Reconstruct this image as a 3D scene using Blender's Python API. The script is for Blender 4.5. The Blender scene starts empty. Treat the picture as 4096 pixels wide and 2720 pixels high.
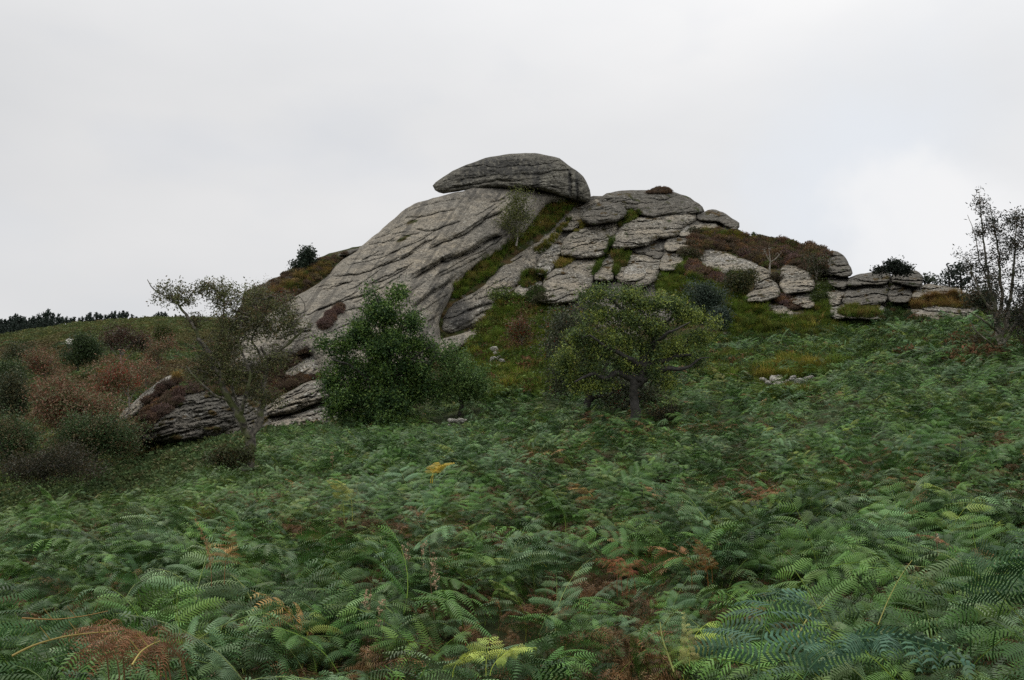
import bpy, math, random
import numpy as np
from mathutils import Vector

random.seed(7)
RNG = np.random.RandomState(11)
SC = bpy.context.scene
COL = SC.collection

# ------------------------------------------------------------------ camera, sky, sun, exposure
F = 887.0                      # focal length in pixels of a 1024 wide frame
PITCH = math.atan(90.0 / 887.0)
CP, SP = math.cos(PITCH), math.sin(PITCH)
cam_d = bpy.data.cameras.new('camera')
cam = bpy.data.objects.new('camera', cam_d)
COL.objects.link(cam)
cam.location = (0, 0, 0)
cam.rotation_euler = (math.pi / 2 + PITCH, 0, 0)
cam_d.sensor_width = 36.0
cam_d.lens = 36.0 * F / 1024.0
cam_d.clip_start = 0.1
cam_d.clip_end = 2000
SC.camera = cam

SUN_EL, SUN_AZ = math.radians(60), math.radians(-62)   # azimuth clockwise from +Y (towards +X)
world = bpy.data.worlds.new('World')
SC.world = world
world.use_nodes = True
wn, wl = world.node_tree.nodes, world.node_tree.links
wn.clear()
def W(t, **k):
    n = wn.new(t)
    for a, b in k.items():
        setattr(n, a, b)
    return n
w_out = W('ShaderNodeOutputWorld'); w_bg = W('ShaderNodeBackground')
w_bg.inputs['Strength'].default_value = 0.1
sky = W('ShaderNodeTexSky', sky_type='NISHITA', sun_disc=False, sun_elevation=SUN_EL, sun_rotation=SUN_AZ)
tc = W('ShaderNodeTexCoord')
mp = W('ShaderNodeMapping'); mp.inputs['Scale'].default_value = (1.0, 1.0, 2.4); mp.inputs['Location'].default_value = (0.3, 0.1, 0.2)
wl.new(tc.outputs['Generated'], mp.inputs['Vector'])
n1 = W('ShaderNodeTexNoise'); n1.inputs['Scale'].default_value = 2.2; n1.inputs['Detail'].default_value = 5; n1.inputs['Roughness'].default_value = 0.45
wl.new(mp.outputs['Vector'], n1.inputs['Vector'])
r1 = W('ShaderNodeValToRGB')
e = r1.color_ramp.elements
e[0].position = 0.30; e[0].color = (6.1, 6.22, 6.4, 1)
e[1].position = 0.68; e[1].color = (7.2, 7.2, 7.25, 1)
wl.new(n1.outputs['Fac'], r1.inputs['Fac'])
# thinner cloud (blue showing) from a second noise
mp2 = W('ShaderNodeMapping'); mp2.inputs['Scale'].default_value = (1.0, 1.0, 2.0); mp2.inputs['Location'].default_value = (5.35, 0.0, 3.15)
wl.new(tc.outputs['Generated'], mp2.inputs['Vector'])
n2 = W('ShaderNodeTexNoise'); n2.inputs['Scale'].default_value = 3.1; n2.inputs['Detail'].default_value = 6; n2.inputs['Roughness'].default_value = 0.5
wl.new(mp2.outputs['Vector'], n2.inputs['Vector'])
mr = W('ShaderNodeMapRange'); mr.inputs['From Min'].default_value = 0.55; mr.inputs['From Max'].default_value = 0.72
mr.inputs['To Min'].default_value = 0.0; mr.inputs['To Max'].default_value = 0.10
wl.new(n2.outputs['Fac'], mr.inputs['Value'])
mx = W('ShaderNodeMix', data_type='RGBA')
wl.new(mr.outputs['Result'], mx.inputs['Factor'])
wl.new(r1.outputs['Color'], mx.inputs[6]); wl.new(sky.outputs['Color'], mx.inputs[7])
# cloud sheet brightens to the east (right); unseen zenith raised to light the land
sx = W('ShaderNodeSeparateXYZ'); wl.new(tc.outputs['Generated'], sx.inputs['Vector'])
m1 = W('ShaderNodeMath', operation='MULTIPLY'); m1.inputs[1].default_value = 0.16; wl.new(sx.outputs['X'], m1.inputs[0])
mz = W('ShaderNodeMapRange', interpolation_type='SMOOTHSTEP'); mz.inputs['From Min'].default_value = .30; mz.inputs['From Max'].default_value = 1.0; mz.inputs['To Max'].default_value = 1.0
wl.new(sx.outputs['Z'], mz.inputs['Value'])
m2 = W('ShaderNodeMath', operation='MULTIPLY'); m2.inputs[1].default_value = 1.0; wl.new(mz.outputs[0], m2.inputs[0])
m3 = W('ShaderNodeMath', operation='ADD'); wl.new(m1.outputs[0], m3.inputs[0]); wl.new(m2.outputs[0], m3.inputs[1])
m4 = W('ShaderNodeMath', operation='ADD'); m4.inputs[1].default_value = 1.0; wl.new(m3.outputs[0], m4.inputs[0])
vm = W('ShaderNodeVectorMath', operation='SCALE')
wl.new(mx.outputs[2], vm.inputs[0]); wl.new(m4.outputs[0], vm.inputs['Scale'])
# a white cumulus with a thin blue gap above it, low in the north-east
def lump(direction, r0, r1, to):
    d = W('ShaderNodeVectorMath', operation='DISTANCE'); wl.new(wv.outputs[0], d.inputs[0]); d.inputs[1].default_value = direction
    m = W('ShaderNodeMapRange', interpolation_type='SMOOTHSTEP'); m.inputs['From Min'].default_value = r0; m.inputs['From Max'].default_value = r1; m.inputs['To Max'].default_value = to
    wl.new(d.outputs['Value'], m.inputs['Value']); return m.outputs[0]
n3 = W('ShaderNodeTexNoise'); n3.inputs['Scale'].default_value = 9; n3.inputs['Detail'].default_value = 5; wl.new(tc.outputs['Generated'], n3.inputs['Vector'])
ns = W('ShaderNodeVectorMath', operation='SCALE'); ns.inputs['Scale'].default_value = .16; wl.new(n3.outputs['Color'], ns.inputs[0])
wv = W('ShaderNodeVectorMath', operation='ADD'); wl.new(tc.outputs['Generated'], wv.inputs[0]); wl.new(ns.outputs[0], wv.inputs[1])
OFS = .08
def blend(fac, colr):
    global last
    k = W('ShaderNodeMix', data_type='RGBA'); wl.new(fac, k.inputs['Factor']); wl.new(last, k.inputs[6]); k.inputs[7].default_value = (*colr, 1); last = k.outputs[2]
last = vm.outputs[0]
blend(lump((.355 + OFS, .89 + OFS, .27 + OFS), .17, .02, .75), (6.9, 7.25, 7.75))
blend(lump((.405 + OFS, .885 + OFS, .215 + OFS), .085, .03, .75), (7.95, 7.95, 8.0))
blend(lump((.455 + OFS, .865 + OFS, .20 + OFS), .095, .03, .7), (7.9, 7.9, 7.95))
blend(lump((.43 + OFS, .89 + OFS, .13 + OFS), .15, .03, .6), (7.75, 7.8, 7.9))
wl.new(last, w_bg.inputs['Color']); wl.new(w_bg.outputs[0], w_out.inputs[0])

sun_l = bpy.data.lights.new('sun', 'SUN'); sun_l.energy = 1.5; sun_l.angle = math.radians(24); sun_l.color = (1.0, 0.95, 0.88)
sun = bpy.data.objects.new('sun', sun_l); COL.objects.link(sun)
sd_ = Vector((math.sin(SUN_AZ) * math.cos(SUN_EL), math.cos(SUN_AZ) * math.cos(SUN_EL), math.sin(SUN_EL)))
sun.rotation_euler = sd_.to_track_quat('Z', 'Y').to_euler()
SC.view_settings.view_transform = 'Standard'; SC.view_settings.look = 'None'
SC.view_settings.gamma = 1; SC.view_settings.use_curve_mapping = False
SC.view_settings.exposure = 0.2
SC.render.engine = 'CYCLES'
SC.cycles.use_denoising = False
SC.cycles.max_bounces = 6; SC.cycles.diffuse_bounces = 2; SC.cycles.transmission_bounces = 3

# ------------------------------------------------------------------ helpers
def P(u, v, d):
    """World points seen at pixel (u, v) of a 1024x680 frame, d metres ahead of the camera."""
    u, v, d = np.broadcast_arrays(np.asarray(u, float), np.asarray(v, float), np.asarray(d, float))
    a = (u - 512) / F; b = (340 - v) / F
    y = CP - b * SP; z = SP + b * CP
    k = d / y
    return np.stack([a * k, d, z * k], -1)
def proj(p):
    p = np.asarray(p, float)
    f = p[..., 1] * CP + p[..., 2] * SP
    up = -p[..., 1] * SP + p[..., 2] * CP
    return 512 + F * p[..., 0] / f, 340 - F * up / f

_perm = np.random.RandomState(3).permutation(256); _perm = np.concatenate([_perm, _perm, _perm])
_grad = np.random.RandomState(4).normal(size=(256, 3)); _grad /= np.linalg.norm(_grad, axis=1)[:, None]
def noise3(x, y, z=0.0):
    x, y, z = np.broadcast_arrays(np.asarray(x, float), np.asarray(y, float), np.asarray(z, float))
    xi, yi, zi = np.floor(x).astype(int), np.floor(y).astype(int), np.floor(z).astype(int)
    xf, yf, zf = x - xi, y - yi, z - zi
    s = lambda t: t * t * t * (t * (t * 6 - 15) + 10)
    u, v, w = s(xf), s(yf), s(zf)
    r = 0
    for dx in (0, 1):
        for dy in (0, 1):
            for dz in (0, 1):
                h = _perm[_perm[_perm[(xi + dx) & 255] + ((yi + dy) & 255)] + ((zi + dz) & 255)]
                g = _grad[h & 255]
                dot = g[..., 0] * (xf - dx) + g[..., 1] * (yf - dy) + g[..., 2] * (zf - dz)
                r = r + dot * (u if dx else 1 - u) * (v if dy else 1 - v) * (w if dz else 1 - w)
    return r * 1.5
def fbm(x, y, z=0.0, o=4):
    r, a, f = 0, 1.0, 1.0
    for i in range(o):
        r = r + a * noise3(x * f + 7.3 * i, y * f, z * f if not np.isscalar(z) else z + 3.1 * i); a *= 0.5; f *= 2.03
    return r
def sst(a, b, x):
    t = np.clip((x - a) / (b - a), 0, 1)
    return t * t * (3 - 2 * t)

class TPS:
    def __init__(s, pts, vals, lam=1e-3):
        s.p = np.asarray(pts, float); n = len(s.p)
        K = s.k(s.p, s.p) + lam * np.eye(n)
        Q = np.c_[np.ones(n), s.p]
        A = np.zeros((n + 3, n + 3)); A[:n, :n] = K; A[:n, n:] = Q; A[n:, :n] = Q.T
        s.w = np.linalg.solve(A, np.r_[np.asarray(vals, float), 0, 0, 0])
    def k(s, a, b):
        r2 = ((a[:, None, :] - b[None]) ** 2).sum(-1)
        return 0.5 * r2 * np.log(r2 + 1e-12)
    def __call__(s, x, y):
        x, y = np.broadcast_arrays(np.asarray(x, float), np.asarray(y, float))
        q = np.c_[x.ravel(), y.ravel()]; out = np.empty(len(q))
        for i in range(0, len(q), 40000):
            c = q[i:i + 40000]
            out[i:i + 40000] = s.k(c, s.p) @ s.w[:-3] + np.c_[np.ones(len(c)), c] @ s.w[-3:]
        return out.reshape(x.shape)

def mk_mesh(name, verts, faces, mat=None, smooth=False, attrs=None):
    """verts (n,3); faces an (m,k) array or a list of such arrays; attrs {name: ('FLOAT'|'FLOAT_COLOR', data)} per vertex."""
    if isinstance(faces, np.ndarray): faces = [faces]
    faces = [np.asarray(f, np.int32) for f in faces if len(f)]
    me = bpy.data.meshes.new(name)
    verts = np.ascontiguousarray(verts, np.float32)
    nl = sum(f.size for f in faces); nf = sum(len(f) for f in faces)
    me.vertices.add(len(verts)); me.vertices.foreach_set('co', verts.ravel())
    if nf:
      me.loops.add(nl); me.loops.foreach_set('vertex_index', np.concatenate([f.ravel() for f in faces]))
    if nf: me.polygons.add(nf)
    if nf:
      tot = np.concatenate([np.full(len(f), f.shape[1], np.int32) for f in faces])
      st = np.concatenate([[0], np.cumsum(tot)[:-1]]).astype(np.int32)
      me.polygons.foreach_set('loop_start', st)
      try: me.polygons.foreach_set('loop_total', tot)
      except Exception: pass
      me.polygons.foreach_set('use_smooth', np.full(nf, smooth, bool))
    for k, (t, dat) in (attrs or {}).items():
        a = me.attributes.new(k, t, 'POINT')
        a.data.foreach_set('color' if t == 'FLOAT_COLOR' else ('vector' if t == 'FLOAT_VECTOR' else 'value'), np.ascontiguousarray(dat, np.int32 if t == 'INT' else np.float32).ravel())
    me.update(calc_edges=True)
    if mat: me.materials.append(mat)
    return me
def tag(o, label=None, cat=None, kind=None, group=None):
    if label: o['label'] = label
    if cat: o['category'] = cat
    if kind: o['kind'] = kind
    if group: o['group'] = group
    return o
def link(name, me, parent=None):
    o = bpy.data.objects.new(name, me); COL.objects.link(o)
    if parent is not None: o.parent = parent
    return o
def empty(name, loc, label, cat, group=None):
    o = bpy.data.objects.new(name, None); COL.objects.link(o); o.location = loc
    o.empty_display_size = 0.2
    bpy.context.view_layer.update() if False else None
    return tag(o, label, cat, None, group)

# ------------------------------------------------------------------ materials
def new_mat(name):
    m = bpy.data.materials.new(name); m.use_nodes = True
    m.node_tree.nodes.clear()
    return m, m.node_tree.nodes, m.node_tree.links
def foliage_mat(name, attr_type='GEOMETRY', attr='col', rough=0.5, transl=0.22, spec=0.18, second=None):
    m, N, L = new_mat(name)
    out = N.new('ShaderNodeOutputMaterial'); b = N.new('ShaderNodeBsdfPrincipled')
    a = N.new('ShaderNodeAttribute'); a.attribute_type = attr_type; a.attribute_name = attr
    col = a.outputs['Color']
    if second:
        a2 = N.new('ShaderNodeAttribute'); a2.attribute_type = 'GEOMETRY'; a2.attribute_name = second
        mm = N.new('ShaderNodeMix'); mm.data_type = 'RGBA'; mm.blend_type = 'MULTIPLY'; mm.inputs['Factor'].default_value = 1
        L.new(col, mm.inputs[6]); L.new(a2.outputs['Color'], mm.inputs[7]); col = mm.outputs[2]
    L.new(col, b.inputs['Base Color'])
    b.inputs['Roughness'].default_value = rough
    b.inputs['Specular IOR Level'].default_value = spec
    t = N.new('ShaderNodeBsdfTranslucent'); L.new(col, t.inputs['Color'])
    mix = N.new('ShaderNodeMixShader'); mix.inputs[0].default_value = transl
    L.new(b.outputs[0], mix.inputs[1]); L.new(t.outputs[0], mix.inputs[2]); L.new(mix.outputs[0], out.inputs[0])
    return m
M_LEAF = foliage_mat('leaf')
M_FERN = foliage_mat('bracken', 'INSTANCER', 'tint', 0.45, 0.05, 0.15, 'shade')
M_TUFT = foliage_mat('tuft', 'INSTANCER', 'tint', 0.7, 0.2, 0.08, 'shade')
M_FROND = foliage_mat('frond_single', 'GEOMETRY', 'col', 0.5, 0.2, 0.15)

def bark_mat(name, ca, cb, moss=None):
    m, N, L = new_mat(name)
    out = N.new('ShaderNodeOutputMaterial'); b = N.new('ShaderNodeBsdfPrincipled')
    tcn = N.new('ShaderNodeTexCoord'); n = N.new('ShaderNodeTexNoise'); n.inputs['Scale'].default_value = 9; n.inputs['Detail'].default_value = 6
    L.new(tcn.outputs['Object'], n.inputs['Vector'])
    r = N.new('ShaderNodeValToRGB'); r.color_ramp.elements[0].position = .38; r.color_ramp.elements[1].position = .62
    r.color_ramp.elements[0].color = (*ca, 1); r.color_ramp.elements[1].color = (*cb, 1)
    L.new(n.outputs['Fac'], r.inputs['Fac']); col = r.outputs['Color']
    if moss:
        n3 = N.new('ShaderNodeTexNoise'); n3.inputs['Scale'].default_value = 2.3; L.new(tcn.outputs['Object'], n3.inputs['Vector'])
        r3 = N.new('ShaderNodeValToRGB'); r3.color_ramp.elements[0].position = .5; r3.color_ramp.elements[1].position = .6; L.new(n3.outputs['Fac'], r3.inputs['Fac'])
        mm = N.new('ShaderNodeMix'); mm.data_type = 'RGBA'; L.new(r3.outputs['Color'], mm.inputs['Factor']); L.new(col, mm.inputs[6]); mm.inputs[7].default_value = (*moss, 1); col = mm.outputs[2]
    L.new(col, b.inputs['Base Color']); b.inputs['Roughness'].default_value = 0.85
    bp = N.new('ShaderNodeBump'); bp.inputs['Strength'].default_value = .6; bp.inputs['Distance'].default_value = .03
    L.new(n.outputs['Fac'], bp.inputs['Height']); L.new(bp.outputs[0], b.inputs['Normal']); L.new(b.outputs[0], out.inputs[0])
    return m
M_BARK = bark_mat('bark_dark', (.035, .03, .024), (.10, .09, .07), (.05, .06, .02))
M_BARKD = bark_mat('bark_black', (.02, .018, .015), (.05, .045, .038))
M_BARKG = bark_mat('bark_grey', (.07, .062, .05), (.24, .21, .17), (.06, .07, .025))
M_BARKM = bark_mat('bark_brown', (.035, .030, .024), (.16, .14, .11), (.07, .08, .025))
M_BARKP = bark_mat('bark_pale', (.14, .125, .10), (.28, .255, .215))

def rock_mat(name, base=(.275, .254, .214), dark=(.052, .048, .041), light=(.50, .49, .43), speck=0.5, warm=(.33, .285, .215), dk=0.35):
    m, N, L = new_mat(name)
    out = N.new('ShaderNodeOutputMaterial'); b = N.new('ShaderNodeBsdfPrincipled')
    tcn = N.new('ShaderNodeTexCoord'); V = tcn.outputs['Object']
    def noise(scale, det=5, ro=.55, vec=None):
        n = N.new('ShaderNodeTexNoise'); n.inputs['Scale'].default_value = scale; n.inputs['Detail'].default_value = det; n.inputs['Roughness'].default_value = ro
        L.new(vec or V, n.inputs['Vector']); return n.outputs['Fac']
    def ramp(f, a, c, x0=0, x1=1):
        r = N.new('ShaderNodeMapRange'); r.inputs['From Min'].default_value = a; r.inputs['From Max'].default_value = c
        r.inputs['To Min'].default_value = x0; r.inputs['To Max'].default_value = x1; L.new(f, r.inputs['Value']); return r.outputs['Result']
    def mix(f, A, B):
        k = N.new('ShaderNodeMix'); k.data_type = 'RGBA'
        if isinstance(f, float): k.inputs['Factor'].default_value = f
        else: L.new(f, k.inputs['Factor'])
        for s, c in ((6, A), (7, B)):
            if isinstance(c, tuple): k.inputs[s].default_value = (*c, 1)
            else: L.new(c, k.inputs[s])
        return k.outputs[2]
    def math_(op, a, c):
        k = N.new('ShaderNodeMath'); k.operation = op
        for i, q in enumerate((a, c)):
            if isinstance(q, (int, float)): k.inputs[i].default_value = q
            else: L.new(q, k.inputs[i])
        return k.outputs[0]
    big = noise(.22, 5, .6); mid = noise(1.1, 6, .65); fine = noise(4.5, 6, .7); vfine = noise(13., 4, .7)
    c = mix(ramp(big, .35, .65), base, warm)
    c = mix(ramp(mid, .40, .60, 0, .8), c, tuple(x * .55 for x in base))
    # dark lichen blotches
    c = mix(ramp(fine, .49, .58, 0, dk + .4), c, dark)
    # pale lichen flecks, round
    vo = N.new('ShaderNodeTexVoronoi'); vo.inputs['Scale'].default_value = 2.6; L.new(V, vo.inputs['Vector'])
    fl = math_('MULTIPLY', ramp(vo.outputs['Distance'], .34, .22), ramp(noise(1.7, 4), .52, .60))
    c = mix(math_('MULTIPLY', fl, speck), c, light)
    vo2 = N.new('ShaderNodeTexVoronoi'); vo2.inputs['Scale'].default_value = 6.; L.new(V, vo2.inputs['Vector'])
    fl2 = math_('MULTIPLY', ramp(vo2.outputs['Distance'], .40, .25), ramp(noise(.9, 5), .48, .58))
    c = mix(math_('MULTIPLY', fl2, speck * .9), c, light)
    c = mix(ramp(vfine, .5, .68, 0, .35), c, tuple(min(1, x * 1.5) for x in base))
    # water stains painted where they are on the rock
    at = N.new('ShaderNodeAttribute'); at.attribute_name = 'stain'
    st = math_('MULTIPLY', at.outputs['Fac'], ramp(fine, .62, .42, .35, 1.0))
    c = mix(st, c, (.035, .035, .034))
    am = N.new('ShaderNodeAttribute'); am.attribute_name = 'moss'
    ms = ramp(math_('ADD', am.outputs['Fac'], math_('MULTIPLY', math_('SUBTRACT', mid, .5), 1.6)), .35, .55)
    c = mix(ms, c, mix(ramp(noise(.7), .4, .6), (.035, .045, .014), (.075, .05, .022)))
    L.new(c, b.inputs['Base Color']); b.inputs['Roughness'].default_value = .95; b.inputs['Specular IOR Level'].default_value = .08
    h = math_('ADD', math_('MULTIPLY', fine, .6), math_('ADD', math_('MULTIPLY', vfine, .3), mid))
    bp = N.new('ShaderNodeBump'); bp.inputs['Strength'].default_value = 1.0; bp.inputs['Distance'].default_value = .34
    L.new(h, bp.inputs['Height']); L.new(bp.outputs[0], b.inputs['Normal']); L.new(b.outputs[0], out.inputs[0])
    return m
M_ROCK_A = rock_mat('granite_smooth', speck=.35, dk=.25)
M_ROCK_CAP = rock_mat('granite_cap', base=(.155, .147, .122), warm=(.18, .168, .132), speck=.4, dk=.45)
M_ROCK_B = rock_mat('granite_lichen', base=(.218, .202, .170), speck=.75, dk=.5)
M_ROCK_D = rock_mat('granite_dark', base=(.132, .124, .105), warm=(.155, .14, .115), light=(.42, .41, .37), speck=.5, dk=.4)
M_ROCK_P = rock_mat('granite_pale', base=(.30, .288, .25), light=(.6, .58, .53), speck=1., dk=.6)

def ground_mat():
    m, N, L = new_mat('hill_soil')
    out = N.new('ShaderNodeOutputMaterial'); b = N.new('ShaderNodeBsdfPrincipled')
    g = N.new('ShaderNodeNewGeometry')
    n = N.new('ShaderNodeTexNoise'); n.inputs['Scale'].default_value = .35; n.inputs['Detail'].default_value = 8; n.inputs['Roughness'].default_value = .65
    L.new(g.outputs['Position'], n.inputs['Vector'])
    r = N.new('ShaderNodeValToRGB'); e = r.color_ramp.elements
    e[0].position = .32; e[0].color = (.022, .03, .012, 1); e[1].position = .7; e[1].color = (.05, .032, .018, 1)
    x = e.new(.5); x.color = (.032, .042, .016, 1)
    L.new(n.outputs['Fac'], r.inputs['Fac']); L.new(r.outputs['Color'], b.inputs['Base Color']); b.inputs['Roughness'].default_value = 1
    b.inputs['Specular IOR Level'].default_value = 0.1
    L.new(b.outputs[0], out.inputs[0]); return m
M_GROUND = ground_mat()

# ------------------------------------------------------------------ terrain
TC = []
def tz(u, rows):
    for d, z in rows: TC.append((u, d, z))
tz(512, [(1, -1.75), (5, -1.75), (9, -1.62), (20, -1.2), (32, -.3), (42, .6), (52, 2.4), (66, 6.0), (100, 10), (180, 12), (350, 12)])
tz(0, [(5, -2.0), (9, -2.1), (16, -2.3), (22, -2.5), (28, -3.7), (38, -5.0), (52, -3.6), (80, 1.2), (120, 8.5), (175, 17.3), (230, 16), (350, 14)])
tz(150, [(5, -1.9), (9, -1.9), (16, -2.0), (24, -2.15), (32, -3.2), (42, -2.8), (52, -1.6), (80, 4), (120, 12.5), (180, 21), (230, 20), (350, 18)])
tz(270, [(9, -1.75), (16, -1.75), (24, -1.6), (30, -1.25), (40, -1.0), (50, -.3), (80, 3), (120, 10), (180, 21), (350, 18)])
tz(385, [(9, -1.65), (20, -1.4), (30, -.95), (46, 0.1), (58, 1.5)])
tz(640, [(9, -1.52), (20, -1.05), (32, .15), (42, 1.6), (52, 3.4), (62, 5.7), (72, 7.6)])
tz(780, [(5, -1.7), (9, -1.42), (20, -.7), (32, .9), (42, 2.6), (60, 5.9), (72, 8.4), (100, 9), (180, 8)])
tz(900, [(9, -1.35), (20, -.45), (32, 1.6), (45, 4.0), (60, 6.6), (75, 7.4), (120, 6.5)])
tz(1024, [(5, -1.6), (9, -1.25), (20, -.15), (32, 2.1), (40, 4.0), (60, 7.2), (75, 7.8), (120, 7), (350, 4)])
tz(75, [(80, 3), (120, 10.5), (178, 20.3), (230, 19), (350, 17)])
tz(-450, [(5, -2.2), (20, -3.4), (45, -6), (100, 1), (200, 12), (350, 12)])
tz(1500, [(5, -1.3), (20, .8), (40, 5), (70, 8.5), (150, 9), (350, 6)])
def warp(th, r): return th * 2.2, np.log(r + 3)
_p = []
for u, d, z in TC:
    th = math.atan2((u - 512) / F, 1.0); r = d / math.cos(th); _p.append(warp(th, r))
for th in (-2.4, -1.5, 1.5, 2.4, 3.3, -3.3):
    for r, z in ((1, -1.75), (8, -1.9), (30, -3.), (100, -5), (350, -8)):
        _p.append(warp(th, r)); TC.append((0, 0, z))
TT = TPS(np.array(_p), [c[2] for c in TC], 5e-3)
def zt(x, y):
    x = np.asarray(x, float); y = np.asarray(y, float)
    th = np.arctan2(x, y); r = np.hypot(x, y)
    z = TT(*warp(th, r))
    am = np.clip(r / 60, .12, 1.0)
    return z + am * .5 * fbm(x / 9., y / 9., 0.0, 3) + .12 * np.clip(r / 8, .2, 1) * noise3(x / 1.7, y / 1.7, 2.2)
th_ = np.radians(np.r_[np.arange(-180, -40, 3.), np.arange(-40, 40, .25), np.arange(40, 180.1, 3.)])
r_ = np.exp(np.linspace(math.log(.6), math.log(420), 300)); r_[0] = .02
TH, RR = np.meshgrid(th_, r_)
gx, gy = RR * np.sin(TH), RR * np.cos(TH)
gz = zt(gx, gy)
nr, nt = TH.shape
ii = np.arange(nr * nt).reshape(nr, nt)
q = np.stack([ii[:-1, :-1], ii[:-1, 1:], ii[1:, 1:], ii[1:, :-1]], -1).reshape(-1, 4)[:, ::-1]
hill = link('hillside', mk_mesh('hillside', np.stack([gx, gy, gz], -1).reshape(-1, 3), q, M_GROUND, True))
tag(hill, 'hillside of dark soil rising to the tor and the moor behind', None, 'structure')

# depth buffer (metres ahead) of what the camera sees, one cell per pixel; only used to plant things on the surface they stand on
BU, BV = np.arange(-60, 1100), np.arange(100, 700)
rr = np.exp(np.linspace(math.log(1.5), math.log(400), 900))
TB = np.full((len(BV), len(BU)), 1e3)
for k0 in range(0, len(BU), 60):
    us = BU[k0:k0 + 60]
    a = (us - 512) / F
    D_, A_ = np.meshgrid(rr, a, indexing='ij')
    X = A_ * D_ / 1.0; Y = D_ + 0 * A_
    Z = zt(X, Y)
    _, vv = proj(np.stack([X, Y, Z], -1))
    mv = np.minimum.accumulate(vv, 0)
    for j in range(len(us)):
        idx = np.searchsorted(-mv[:, j], -BV.astype(float))
        ok = idx < len(rr)
        TB[ok, k0 + j] = rr[np.minimum(idx, len(rr) - 1)][ok]
DB = TB.copy()
def depth_at(u, v, B=None):
    B = DB if B is None else B
    iu = np.clip(np.round(np.asarray(u) - BU[0]).astype(int), 0, len(BU) - 1); iv = np.clip(np.round(np.asarray(v) - BV[0]).astype(int), 0, len(BV) - 1)
    return B[iv, iu]

# ------------------------------------------------------------------ the tor
DT = [(130, 445, 51), (125, 420, 52), (200, 400, 53.5), (250, 440, 51), (300, 428, 51), (330, 423, 52), (280, 375, 57), (400, 400, 57), (447, 350, 64), (470, 345, 65),
      (520, 385, 54), (560, 375, 57), (600, 335, 64), (650, 300, 69), (700, 320, 64), (780, 322, 63), (850, 322, 62), (900, 325, 61.5), (960, 322, 61),
      (440, 190, 84), (540, 188, 87), (400, 211, 82), (360, 246, 76), (330, 275, 71), (250, 300, 66), (230, 330, 60), (320, 330, 63), (420, 300, 69), (480, 265, 75), (520, 230, 81),
      (640, 185, 91), (690, 210, 89), (745, 235, 84), (650, 250, 80), (590, 260, 79), (560, 300, 71), (600, 220, 85), (760, 250, 80), (850, 255, 76), (790, 290, 70), (920, 275, 70), (970, 285, 68), (1010, 310, 64), (700, 275, 74)]
DTF = TPS([(a / 100, b / 100) for a, b, _ in DT], [c for *_, c in DT], 2e-3)
def dtor(u, v): return DTF(np.asarray(u) / 100, np.asarray(v) / 100)

def poly_prep(poly, seg=5., jit=.8, seed=0, closed=True, smooth=2):
    p = np.asarray(poly, float)
    for _ in range(smooth):
        n = np.roll(p, -1, 0)
        p = np.stack([p * .75 + n * .25, p * .25 + n * .75], 1).reshape(-1, 2)
    n = np.roll(p, -1, 0); L = np.hypot(*(n - p).T); cum = np.r_[0, np.cumsum(L)]
    m = max(12, int(cum[-1] / seg)); t = np.linspace(0, cum[-1], m, endpoint=False)
    pp = np.vstack([p, p[:1]])
    x = np.interp(t, cum, pp[:, 0]); y = np.interp(t, cum, pp[:, 1])
    x += jit * fbm(x / 9, y / 9, seed + .5, 3); y += jit * fbm(x / 9 + 50, y / 9, seed + .5, 3)
    return np.c_[x, y]
def sdist(U, V, p):
    """signed distance (positive inside) and nearest boundary point."""
    best = np.full(U.shape, 1e9); bx = np.zeros(U.shape); by = np.zeros(U.shape); ins = np.zeros(U.shape, bool)
    n = np.roll(p, -1, 0)
    for (x0, y0), (x1, y1) in zip(p, n):
        dx, dy = x1 - x0, y1 - y0
        t = np.clip(((U - x0) * dx + (V - y0) * dy) / (dx * dx + dy * dy + 1e-9), 0, 1)
        cx, cy = x0 + t * dx, y0 + t * dy
        d = (U - cx) ** 2 + (V - cy) ** 2
        m = d < best
        best = np.where(m, d, best); bx = np.where(m, cx, bx); by = np.where(m, cy, by)
        if dy != 0:
            c = ((y0 > V) != (y1 > V)) & (U < dx * (V - y0) / dy + x0)
            ins ^= c
    return np.where(ins, 1, -1) * np.sqrt(best), bx, by

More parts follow.
